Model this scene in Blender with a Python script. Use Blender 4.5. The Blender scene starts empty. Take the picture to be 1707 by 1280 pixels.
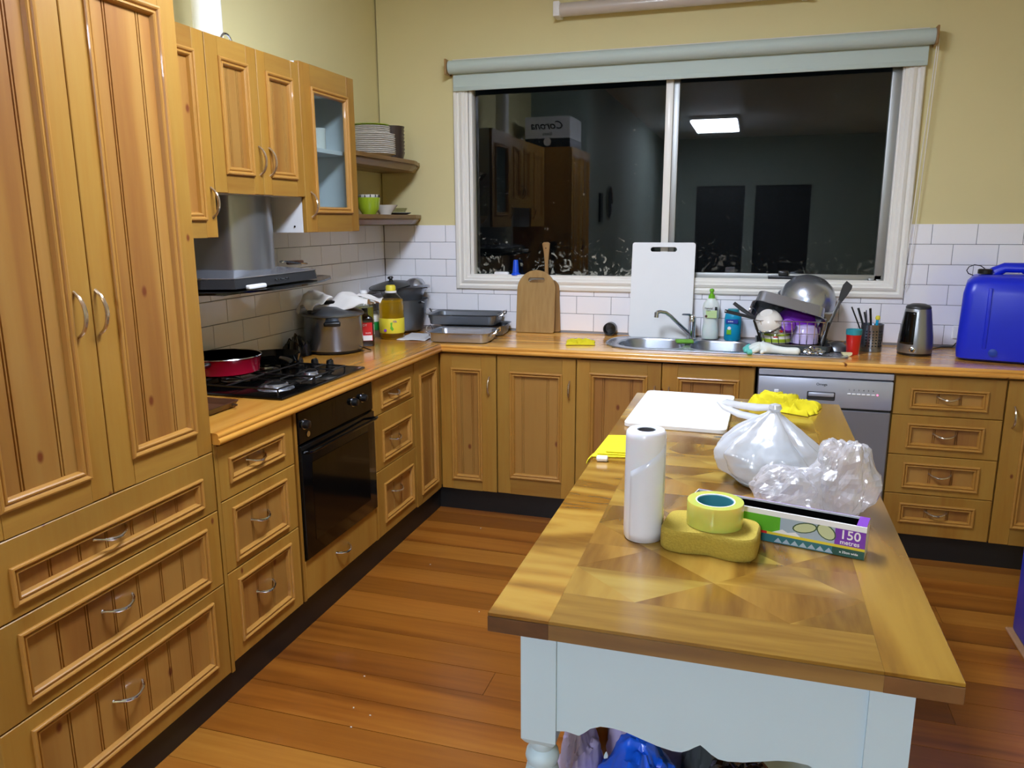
import bpy, bmesh, math, random
from mathutils import Vector, Matrix, noise, Euler
R=random.Random(7)
sc=bpy.context.scene
COL=sc.collection
def rad(a): return math.radians(a)
def hexc(h,a=1.0):
    h=h.lstrip('#'); v=[int(h[i:i+2],16)/255 for i in (0,2,4)]
    return tuple([(c/12.92 if c<=.04045 else ((c+.055)/1.055)**2.4) for c in v]+[a])
# ------------------------------------------------ camera, world, exposure
YAW,PIT,ROL,FPX=17.0721,-11.9144,-0.2415,1292.72
cam_d=bpy.data.cameras.new('camera'); cam=bpy.data.objects.new('camera',cam_d); COL.objects.link(cam)
_y,_t,_r=rad(YAW),rad(PIT),rad(ROL)
_fw=Vector((-math.sin(_y)*math.cos(_t),math.cos(_y)*math.cos(_t),math.sin(_t)))
_rt=Vector((math.cos(_y),math.sin(_y),0)); _up=_rt.cross(_fw)
_rt2=_rt*math.cos(_r)+_up*math.sin(_r); _up2=-_rt*math.sin(_r)+_up*math.cos(_r)
cam.matrix_world=Matrix(((_rt2.x,_up2.x,-_fw.x,2.13096),(_rt2.y,_up2.y,-_fw.y,-4.31779),(_rt2.z,_up2.z,-_fw.z,1.54154),(0,0,0,1)))
cam_d.sensor_fit='HORIZONTAL'; cam_d.sensor_width=36.0; cam_d.lens=36.0*FPX/1707.0
cam_d.clip_start=.02
sc.camera=cam
w=bpy.data.worlds.new('night'); sc.world=w; w.use_nodes=True
w.node_tree.nodes['Background'].inputs[0].default_value=(.0012,.0016,.002,1)
w.node_tree.nodes['Background'].inputs[1].default_value=1.0
sc.view_settings.view_transform='Standard'; sc.view_settings.look='None'
sc.view_settings.gamma=1.0; sc.view_settings.use_curve_mapping=False
sc.view_settings.exposure=EXPO=0.0
LAMP_STRENGTH=68.0          # kitchen ceiling fluorescent above the table (its diffuser glows; built further down)
LAMP2_STRENGTH=90.0          # second fluorescent further down the room, the one mirrored in the window
LAMP_COLOR=(0.82,0.91,1.10,1)
sc.cycles.max_bounces=10; sc.cycles.diffuse_bounces=5; sc.cycles.glossy_bounces=5
sc.cycles.transparent_max_bounces=12; sc.cycles.transmission_bounces=8
sc.cycles.sample_clamp_indirect=6; sc.cycles.caustics_reflective=False; sc.cycles.caustics_refractive=False

# ------------------------------------------------ materials
class NT:
    def __init__(s,name):
        s.m=bpy.data.materials.new(name); s.m.use_nodes=True; s.t=s.m.node_tree
        s.b=s.t.nodes['Principled BSDF']; s.out=s.t.nodes['Material Output']
    def n(s,typ,**kw):
        x=s.t.nodes.new(typ)
        for k,v in kw.items():
            if k in x.inputs.keys() if isinstance(k,str) else False: x.inputs[k].default_value=v
            else: setattr(x,k,v)
        return x
    def l(s,a,b): s.t.links.new(a,b)
    def fres(s,ior):
        g=s.n('ShaderNodeNewGeometry'); m=s.n('ShaderNodeMix',data_type='FLOAT'); m.inputs[2].default_value=ior; m.inputs[3].default_value=1/ior
        f=s.n('ShaderNodeFresnel'); s.l(g.outputs['Backfacing'],m.inputs[0]); s.l(m.outputs[0],f.inputs[0]); return f
    def set(s,**kw):
        for k,v in kw.items():
            k=k.replace('_',' ')
            s.b.inputs[k].default_value=v
        return s
def plain(name,col,rough=.5,metal=0.,coat=0.,var=.06,scale=14,bump=0.0,**kw):
    t=NT(name); c=hexc(col) if isinstance(col,str) else col
    tc=t.n('ShaderNodeTexCoord'); nz=t.n('ShaderNodeTexNoise'); nz.inputs['Scale'].default_value=scale; nz.inputs['Detail'].default_value=3
    t.l(tc.outputs['Object'],nz.inputs['Vector'])
    mx=t.n('ShaderNodeMix',data_type='RGBA'); mx.inputs[6].default_value=tuple([x*(1-var) for x in c[:3]]+[1]); mx.inputs[7].default_value=tuple([min(1,x*(1+var)) for x in c[:3]]+[1])
    t.l(nz.outputs['Fac'],mx.inputs[0]); t.l(mx.outputs[2],t.b.inputs['Base Color'])
    t.b.inputs['Roughness'].default_value=rough; t.b.inputs['Metallic'].default_value=metal; t.b.inputs['Coat Weight'].default_value=coat
    for k,v in kw.items(): t.b.inputs[k.replace('_',' ')].default_value=v
    if bump:
        bp=t.n('ShaderNodeBump'); bp.inputs['Strength'].default_value=bump; bp.inputs['Distance'].default_value=.004
        t.l(nz.outputs['Fac'],bp.inputs['Height']); t.l(bp.outputs[0],t.b.inputs['Normal'])
    return t.m
def wood(name,light,mid,dark,axis='Z',alb=.43,rough=.42,coat=.15,ring=7.0,knots=True,stretch=.10,dist=3.2,rand=9.0,fine=60,wmix=.55,kt=.86,kr=.45):
    t=NT(name); tc=t.n('ShaderNodeTexCoord'); oi=t.n('ShaderNodeObjectInfo')
    mul=t.n('ShaderNodeMath',operation='MULTIPLY'); mul.inputs[1].default_value=rand; t.l(oi.outputs['Random'],mul.inputs[0])
    add=t.n('ShaderNodeVectorMath',operation='ADD'); t.l(tc.outputs['Object'],add.inputs[0]); t.l(mul.outputs[0],add.inputs[1])
    sv={'Z':(1,1,stretch),'X':(stretch,1,1),'Y':(1,stretch,1)}[axis]
    ms=t.n('ShaderNodeVectorMath',operation='MULTIPLY'); ms.inputs[1].default_value=sv; t.l(add.outputs[0],ms.inputs[0])
    n1=t.n('ShaderNodeTexNoise'); n1.inputs['Scale'].default_value=4.5; n1.inputs['Detail'].default_value=2; n1.inputs['Distortion'].default_value=.6; t.l(ms.outputs[0],n1.inputs['Vector'])
    # rings: noise iso-lines
    m2=t.n('ShaderNodeMath',operation='MULTIPLY'); m2.inputs[1].default_value=ring*dist; t.l(n1.outputs['Fac'],m2.inputs[0])
    fr=t.n('ShaderNodeMath',operation='SINE'); t.l(m2.outputs[0],fr.inputs[0])
    n2=t.n('ShaderNodeTexNoise'); n2.inputs['Scale'].default_value=fine; n2.inputs['Detail'].default_value=3; t.l(ms.outputs[0],n2.inputs['Vector'])
    mr=t.n('ShaderNodeMapRange'); mr.inputs[1].default_value=-1; mr.inputs[2].default_value=1; t.l(fr.outputs[0],mr.inputs[0])
    mx=t.n('ShaderNodeMix',data_type='FLOAT'); mx.inputs[0].default_value=wmix; t.l(mr.outputs[0],mx.inputs[3]); t.l(n2.outputs['Fac'],mx.inputs[2])
    rp=t.n('ShaderNodeValToRGB'); e=rp.color_ramp.elements
    e[0].position=.18; e[0].color=[c*alb for c in hexc(dark)[:3]]+[1]; e[1].position=.8; e[1].color=[c*alb for c in hexc(light)[:3]]+[1]
    k=rp.color_ramp.elements.new(.48); k.color=[c*alb for c in hexc(mid)[:3]]+[1]
    t.l(mx.outputs[0],rp.inputs[0]); colr=rp.outputs[0]
    # slow tone change
    n3=t.n('ShaderNodeTexNoise'); n3.inputs['Scale'].default_value=2.2; n3.inputs['Detail'].default_value=2; t.l(ms.outputs[0],n3.inputs['Vector'])
    r3=t.n('ShaderNodeMapRange'); r3.inputs[1].default_value=.3; r3.inputs[2].default_value=.7; r3.inputs[3].default_value=.82; r3.inputs[4].default_value=1.12; t.l(n3.outputs['Fac'],r3.inputs[0])
    hs=t.n('ShaderNodeHueSaturation'); t.l(colr,hs.inputs['Color']); t.l(r3.outputs[0],hs.inputs['Value']); colr=hs.outputs[0]
    if knots:
        sp=t.n('ShaderNodeSeparateXYZ'); t.l(add.outputs[0],sp.inputs[0]); xy=t.n('ShaderNodeMath',operation='ADD'); t.l(sp.outputs[0],xy.inputs[0]); t.l(sp.outputs[1],xy.inputs[1]); zs=t.n('ShaderNodeMath',operation='MULTIPLY'); zs.inputs[1].default_value=.6; t.l(sp.outputs[2],zs.inputs[0])
        mk=t.n('ShaderNodeCombineXYZ'); t.l(xy.outputs[0],mk.inputs[0]); t.l(zs.outputs[0],mk.inputs[1])
        vo=t.n('ShaderNodeTexVoronoi',voronoi_dimensions='2D'); vo.inputs['Scale'].default_value=4.6; t.l(mk.outputs[0],vo.inputs['Vector'])
        k1=t.n('ShaderNodeMapRange'); k1.inputs[1].default_value=.035*kr; k1.inputs[2].default_value=.085*kr; k1.inputs[3].default_value=1; k1.inputs[4].default_value=0; t.l(vo.outputs['Distance'],k1.inputs[0])
        sx=t.n('ShaderNodeSeparateColor'); t.l(vo.outputs['Color'],sx.inputs[0])
        gt=t.n('ShaderNodeMath',operation='GREATER_THAN'); gt.inputs[1].default_value=kt; t.l(sx.outputs[0],gt.inputs[0])
        km=t.n('ShaderNodeMath',operation='MULTIPLY'); t.l(k1.outputs[0],km.inputs[0]); t.l(gt.outputs[0],km.inputs[1])
        mk2=t.n('ShaderNodeMix',data_type='RGBA'); mk2.inputs[7].default_value=hexc('6b3413'); t.l(km.outputs[0],mk2.inputs[0]); t.l(colr,mk2.inputs[6]); colr=mk2.outputs[2]
    t.l(colr,t.b.inputs['Base Color'])
    bp=t.n('ShaderNodeBump'); bp.inputs['Strength'].default_value=.12; bp.inputs['Distance'].default_value=.001; t.l(n2.outputs['Fac'],bp.inputs['Height']); t.l(bp.outputs[0],t.b.inputs['Normal'])
    t.b.inputs['Roughness'].default_value=rough; t.b.inputs['Coat Weight'].default_value=coat; t.b.inputs['Coat Roughness'].default_value=.18
    return t.m
def metal(name,col='b8b8b8',rough=.28,brush=None,bump=0,aniso=0):
    t=NT(name); t.b.inputs['Metallic'].default_value=1 if rough<.15 else .85; t.b.inputs['Base Color'].default_value=hexc(col)
    tc=t.n('ShaderNodeTexCoord'); mp=t.n('ShaderNodeMapping'); t.l(tc.outputs['Object'],mp.inputs[0])
    mp.inputs['Scale'].default_value={'Z':(90,90,2),'X':(2,90,90),'H':(3,3,160),None:(9,9,9)}[brush]
    nz=t.n('ShaderNodeTexNoise'); nz.inputs['Scale'].default_value=2; nz.inputs['Detail'].default_value=3; t.l(mp.outputs[0],nz.inputs['Vector'])
    mr=t.n('ShaderNodeMapRange'); mr.inputs[3].default_value=max(.02,rough-.02); mr.inputs[4].default_value=rough+.03; t.l(nz.outputs['Fac'],mr.inputs[0]); t.l(mr.outputs[0],t.b.inputs['Roughness'])
    if bump:
        bp=t.n('ShaderNodeBump'); bp.inputs['Strength'].default_value=bump; bp.inputs['Distance'].default_value=.002; t.l(nz.outputs['Fac'],bp.inputs['Height']); t.l(bp.outputs[0],t.b.inputs['Normal'])
    return t.m
def film(name,col,opac=.35,rough=.22,spec=.12,trans=.4,wr=0.0,wscale=40):
    """thin plastic film: part see-through, part cloudy, glossy"""
    t=NT(name); T=t.t; tr=t.n('ShaderNodeBsdfTransparent'); tl=t.n('ShaderNodeBsdfTranslucent'); df=t.n('ShaderNodeBsdfDiffuse'); gl=t.n('ShaderNodeBsdfGlossy')
    for x in (tl,df): x.inputs['Color'].default_value=hexc(col)
    gl.inputs['Roughness'].default_value=rough
    m1=t.n('ShaderNodeMixShader'); m1.inputs[0].default_value=trans; t.l(df.outputs[0],m1.inputs[1]); t.l(tl.outputs[0],m1.inputs[2])
    m2=t.n('ShaderNodeMixShader'); m2.inputs[0].default_value=opac; t.l(tr.outputs[0],m2.inputs[1]); t.l(m1.outputs[0],m2.inputs[2])
    fz=t.fres(1.5); ad=t.n('ShaderNodeMath',operation='ADD'); ad.inputs[1].default_value=spec*.4; ad.use_clamp=True; t.l(fz.outputs[0],ad.inputs[0])
    m3=t.n('ShaderNodeMixShader'); t.l(ad.outputs[0],m3.inputs[0]); t.l(m2.outputs[0],m3.inputs[1]); t.l(gl.outputs[0],m3.inputs[2])
    t.l(m3.outputs[0],t.out.inputs['Surface'])
    if wr:
        tc=t.n('ShaderNodeTexCoord'); nz=t.n('ShaderNodeTexNoise'); nz.inputs['Scale'].default_value=wscale; nz.inputs['Detail'].default_value=4; nz.inputs['Distortion'].default_value=1.2; t.l(tc.outputs['Object'],nz.inputs['Vector'])
        bp=t.n('ShaderNodeBump'); bp.inputs['Strength'].default_value=wr; bp.inputs['Distance'].default_value=.006; t.l(nz.outputs['Fac'],bp.inputs['Height'])
        for x in (gl,df): t.l(bp.outputs[0],x.inputs['Normal'])
    return t.m
def window_glass(name,dirt):
    t=NT(name); tr=t.n('ShaderNodeBsdfTransparent'); gl=t.n('ShaderNodeBsdfGlossy'); gl.inputs['Roughness'].default_value=.012
    tr.inputs['Color'].default_value=(.93,.96,.95,1)
    fz=t.fres(1.5)
    m=t.n('ShaderNodeMixShader'); t.l(fz.outputs[0],m.inputs[0]); t.l(tr.outputs[0],m.inputs[1]); t.l(gl.outputs[0],m.inputs[2])
    df=t.n('ShaderNodeBsdfDiffuse'); df.inputs['Color'].default_value=hexc('b9b6a8')
    tc=t.n('ShaderNodeTexCoord'); nz=t.n('ShaderNodeTexNoise'); nz.inputs['Scale'].default_value=16; nz.inputs['Detail'].default_value=6; nz.inputs['Distortion'].default_value=2.2; t.l(tc.outputs['Object'],nz.inputs['Vector'])
    sp=t.n('ShaderNodeSeparateXYZ'); t.l(tc.outputs['Object'],sp.inputs[0])
    g=t.n('ShaderNodeMapRange'); g.inputs[1].default_value=0.0; g.inputs[2].default_value=.30; g.inputs[3].default_value=.16; g.inputs[4].default_value=-.04; t.l(sp.outputs['Z'],g.inputs[0])
    ad=t.n('ShaderNodeMath',operation='ADD'); t.l(nz.outputs['Fac'],ad.inputs[0]); t.l(g.outputs[0],ad.inputs[1])
    th=t.n('ShaderNodeMapRange'); th.inputs[1].default_value=.67; th.inputs[2].default_value=.75; th.inputs[3].default_value=0; th.inputs[4].default_value=dirt; t.l(ad.outputs[0],th.inputs[0])
    # a few dried drops
    vo=t.n('ShaderNodeTexVoronoi'); vo.inputs['Scale'].default_value=11; t.l(tc.outputs['Object'],vo.inputs['Vector'])
    v1=t.n('ShaderNodeMapRange'); v1.inputs[1].default_value=.03; v1.inputs[2].default_value=.10; v1.inputs[3].default_value=dirt; v1.inputs[4].default_value=0; t.l(vo.outputs['Distance'],v1.inputs[0])
    sx=t.n('ShaderNodeSeparateColor'); t.l(vo.outputs['Color'],sx.inputs[0]); gt=t.n('ShaderNodeMath',operation='GREATER_THAN'); gt.inputs[1].default_value=.9; t.l(sx.outputs[0],gt.inputs[0])
    vm=t.n('ShaderNodeMath',operation='MULTIPLY'); t.l(v1.outputs[0],vm.inputs[0]); t.l(gt.outputs[0],vm.inputs[1])
    mxx=t.n('ShaderNodeMath',operation='MAXIMUM'); t.l(th.outputs[0],mxx.inputs[0]); t.l(vm.outputs[0],mxx.inputs[1])
    m2=t.n('ShaderNodeMixShader'); t.l(mxx.outputs[0],m2.inputs[0]); t.l(m.outputs[0],m2.inputs[1]); t.l(df.outputs[0],m2.inputs[2])
    t.l(m2.outputs[0],t.out.inputs['Surface']); return t.m
def liquid_glass(name,col,rough=.05,ior=1.3,opac=.0):
    t=NT(name); tr=t.n('ShaderNodeBsdfTransparent'); tr.inputs['Color'].default_value=hexc(col); gl=t.n('ShaderNodeBsdfGlossy'); gl.inputs['Roughness'].default_value=rough
    fz=t.fres(ior)
    df=t.n('ShaderNodeBsdfTranslucent'); df.inputs['Color'].default_value=hexc(col); m0=t.n('ShaderNodeMixShader'); m0.inputs[0].default_value=opac; t.l(tr.outputs[0],m0.inputs[1]); t.l(df.outputs[0],m0.inputs[2])
    m=t.n('ShaderNodeMixShader'); t.l(fz.outputs[0],m.inputs[0]); t.l(m0.outputs[0],m.inputs[1]); t.l(gl.outputs[0],m.inputs[2]); t.l(m.outputs[0],t.out.inputs['Surface']); return t.m
def emit(name,col,s):
    t=NT(name); e=t.n('ShaderNodeEmission'); e.inputs[0].default_value=col; e.inputs[1].default_value=s; t.l(e.outputs[0],t.out.inputs['Surface']); return t.m
M={}
PL,PM,PD='ebb24c','e4a540','d59233'
M['pine']=wood('pine upright grain',PL,PM,PD,'Z',wmix=.35,dist=2.2)
M['pineX']=wood('pine grain across x',PL,'dba043','cc8c34','X',wmix=.35,dist=2.2,knots=False)
M['pineY']=wood('pine grain across y',PL,'dba043','cc8c34','Y',wmix=.35,dist=2.2,knots=False)
M['panel']=wood('resinous pine panel','e2a751','d89845','c4823a','Z',alb=.47,wmix=.55,dist=2.8,ring=6,kt=.58,kr=.62,stretch=.07)
M['mould']=plain('pine moulding',tuple([c*.5 for c in hexc('e2a349')[:3]]+[1]),.38,coat=.2,var=.08)
M['topX_lit']=wood('oiled benchtop grain x lit','d3a050','c69042','a9722c','X',alb=1.5,rough=.22,coat=.6,knots=True,wmix=.5,stretch=.08)  # lighter copy of the bench timber, the back run's brighter light in its colour
M['topY_dim']=wood('oiled benchtop grain y dimmed','d3973f','c68833','a96a22','Y',alb=.95,rough=.22,coat=.6,knots=True,wmix=.5,stretch=.08)  # same timber darkened: dimmer light near the hob painted into the left run
M['shelf']=wood('darker shelf pine','a8824a','94703c','775528','Y',wmix=.4,knots=False,alb=.75)
M['board']=wood('floorboard timber','b9702f','a25c22','7f4216','X',rough=.3,coat=.35,knots=False,stretch=.05,wmix=.5,ring=5,rand=30)
M['parqA']=wood('table parquet light','dcab5a','c48f3c','9c6422','X',rough=.25,coat=.5,knots=False,stretch=.12,ring=9,wmix=.6)
M['parqB']=wood('table parquet cross','d6a14c','bd8634','955d20','Y',rough=.25,coat=.5,knots=False,stretch=.12,ring=9,wmix=.6)
M['tedge']=wood('table edge timber','a5824c','92703e','755630','X',alb=1.0,rough=.35,coat=.3,knots=False,stretch=.1)
M['tedgeD']=wood('table edge end grain','7b5632','6b4828','53361c','X',alb=1.0,rough=.4,coat=.2,knots=False,stretch=.5)
M['wall']=plain('cream wall paint','d8cc97',.75,var=.03,scale=3,bump=.03)
M['wall2']=plain('pale wall paint','8f9b93',.75,var=.03,scale=3)
M['tile']=plain('white glazed tile','f3f3f8',.12,coat=.4,var=.015,scale=5)
M['grout']=plain('grey grout','8e8f94',.9)
M['frame']=plain('white window paint','eceae2',.4,var=.02,coat=.1)
M['alu']=metal('grey aluminium sash','a9aba8',.45)
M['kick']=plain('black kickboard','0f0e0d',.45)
M['white']=plain('white melamine','e4e6e8',.35,var=.02)
M['wplastic']=plain('white plastic','f1f3f4',.35,var=.015)
M['wboard']=plain('white cutting plastic','e6e9ea',.5,var=.015)
M['dwf']=plain('silver painted fascia','b4b9c6',.32,metal=.45,coat=.1,var=.02)
M['dwd']=plain('grey dishwasher door','8a8b94',.34,metal=.6,var=.02)
M['black']=plain('black plastic','0b0b0c',.32)
M['blackg']=plain('black enamel','060606',.12,coat=.12,Specular_IOR_Level=.25)
M['darkgrey']=plain('dark grey plastic','2c2d2f',.4)
M['steel']=metal('stainless steel','b3b8c2',.26,None)
M['steelH']=metal('brushed stainless band','868e9a',.22,'Z')
M['steelZ']=metal('brushed chimney steel','96989a',.28,'Z')
M['steelD']=metal('dull roasting steel','7d8288',.34)
M['chrome']=metal('chrome','d6dae2',.09)
M['brassy']=metal('warm chrome handle','c9b79c',.16)
M['dw']=metal('dishwasher steel','8f95a3',.36,None)
M['blind']=plain('sage roller blind fabric','bccac3',.8,var=.03,scale=200,bump=.05)
M['tablepaint']=plain('pale blue grey paint','c0d6de',.45,var=.02)
M['glass_l']=window_glass('window glass dirty',.45)
M['glass_r']=window_glass('window glass',.10)
M['cabglass']=liquid_glass('cabinet glass','eef4f4',.03,1.5)
M['hoodglass']=liquid_glass('smoked hood glass','8d918f',.04,1.5)
M['yellow']=plain('yellow cloth','d3c512',.85,var=.12,scale=60,bump=.3)
M['sponge']=plain('yellow sponge','b09a3a',.95,var=.18,scale=240,bump=.8)
M['bluep']=plain('blue translucent plastic','1028c8',.33,var=.08,scale=6,Subsurface_Weight=.15)
M['fridgeblue']=plain('blue packaging','2233b0',.35)
M['oil']=liquid_glass('yellow oil','ffe060',.05,1.35,.8)
M['oil2']=liquid_glass('pale oil','ece98c',.05,1.35,.5)
M['pet']=liquid_glass('clear bottle plastic','eef0e8',.08,1.45)
M['sauce']=plain('dark sauce','170a06',.12,coat=.5)
M['red']=plain('red plastic','c8201e',.3,coat=.2)
M['panred']=plain('red enamel pan','a3102f',.2,coat=.5)
M['nonstick']=plain('non-stick coating','141210',.28)
M['teal']=plain('teal plastic','2c8f9c',.35)
M['lime']=plain('lime glaze','92aa24',.2,coat=.4)
M['green']=plain('green scourer','6ea83c',.95,scale=150,var=.25,bump=.6)
M['spout']=plain('green spout','6bb51e',.35)
M['creamglaze']=plain('white glaze','e6e2da',.2,coat=.4)
M['brownglaze']=plain('dark brown glaze','3a2c25',.35,coat=.2)
M['purple']=plain('purple plastic','6a22a0',.25,coat=.2)
M['purplel']=plain('lilac plastic','c7b8e6',.25,coat=.2)
M['soap']=plain('milky bottle','dfe8e4',.3,Subsurface_Weight=.2)
M['cyan']=plain('cyan bottle','169ac4',.25,coat=.2)
M['navy']=plain('navy label','10389a',.4)
M['paper']=plain('crumpled paper','dcd8d2',.8)
M['label_r']=plain('red label','d01f24',.45)
M['label_g']=plain('green label','0f8a3c',.45)
M['label_y']=plain('yellow label','e3d23a',.45)
M['ink']=plain('black ink','101010',.5)
M['whiteink']=plain('white ink','f4f4f4',.5)
M['violet']=plain('violet print','7a3bb0',.4)
M['greenprint']=plain('green print','5fb52a',.4)
M['tealprint']=plain('teal print','2d6f78',.4)
M['greyprint']=plain('grey blue print','a9bccb',.4)
M['zucchini']=plain('cut vegetable print','c9d3a4',.4)
M['zskin']=plain('vegetable skin print','3f5a3a',.4)
M['darkwood']=wood('reddish tray wood','5f3a22','4d2c1a','331b10','X',knots=False,alb=.75)
M['bamboo']=wood('bamboo board','cfae70','c19c5c','a98346','Z',rough=.5,coat=.05,knots=False,stretch=.06,wmix=.5,alb=.75)
M['paddle']=wood('paddle board wood','b58c52','a57b43','85602f','Z',rough=.5,coat=.05,knots=False,stretch=.08,alb=.75)
M['core']=plain('grey card tube','5a5a5e',.8)
M['rollfilm']=plain('wound clear bags','eef2ff',.28,coat=.5,var=.02,Subsurface_Weight=.1)
M['bagw']=film('white carrier film','eef1f6',.72,.25,.25,.5,.35,26)
M['bagc']=film('clear crinkled film','f7f8ff',.42,.16,.25,.35,.35,45)
M['tapeout']=plain('yellow packing tape','cccd62',.16,coat=.6,var=.03,Subsurface_Weight=.4)
M['tapein']=plain('tape core card','3f8f9a',.4)
M['blueb']=plain('blue bin bag film','1562ee',.3,coat=.3)
M['boxshade']=plain('painted cavity shade','030303',.95,Specular_IOR_Level=0.0)  # near-black colour stands for the shade inside the wrap box
M['lilac']=plain('lilac cloth','c4badd',.7)
M['orange']=plain('orange bag','e8920c',.5)
M['blackb']=plain('black plastic bag','08090a',.18,coat=.4)
M['card']=plain('brown cardboard','9c7350',.8)
M['cardw']=plain('white carton','d9d9dc',.6)
M['lampbody']=plain('white lamp metal','e9e9e9',.4)
M['tube']=plain('unlit fluorescent cover','c9bfb4',.3,coat=.3)
M['lamp']=emit('glowing diffuser',LAMP_COLOR,LAMP_STRENGTH)
M['lamp2']=emit('glowing diffuser far',LAMP_COLOR,LAMP2_STRENGTH)
M['led']=emit('red indicator',(1,.15,.3,1),3.0)
M['lemon']=plain('cut onion flesh','e6e2b4',.4)
M['glovew']=plain('white rubber glove','dfe6e0',.6)
M['glovet']=plain('teal glove fingertips','5fbfb4',.6)
M['greycloth']=plain('grey drip tray','4a4f4f',.35)
M['bluecone']=plain('blue cone plastic','1450d8',.35)
M['periwinkle']=plain('blue violet cloth','5b62c8',.7)
def gy(h): return h[:2]+'%02x'%min(255,int(int(h[2:4],16)*1.04))+h[4:]
def wv(n,a,b,c,ax,**k): a,b,c=gy(a),gy(b),gy(c); M[n]=wood('table timber '+n,a,b,c,ax,alb=.58,rough=.2,coat=.55,knots=False,rand=20,**k)
wv('parqY1','d8a247','c48b36','9c6520','X',stretch=.25,ring=9,wmix=.6)
wv('parqY2','d0993f','b98130','875420','Y',stretch=.09,ring=8,wmix=.6)
wv('parqX1','d9a94f','c7943f','a8742c','X',stretch=.10,wmix=.5)
wv('parqD1','dcb058','c99a45','ab7a30','X',stretch=.12,wmix=.5)
wv('parqD2','c9933f','b57d30','93601f','Y',stretch=.12,wmix=.5)
wv('parqD3','d6a54e','c28f3c','9f6d28','X',stretch=.25,wmix=.6)
wv('parqD4','ce9c46','ba8636','8f5f22','Y',stretch=.2,wmix=.6)
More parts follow.
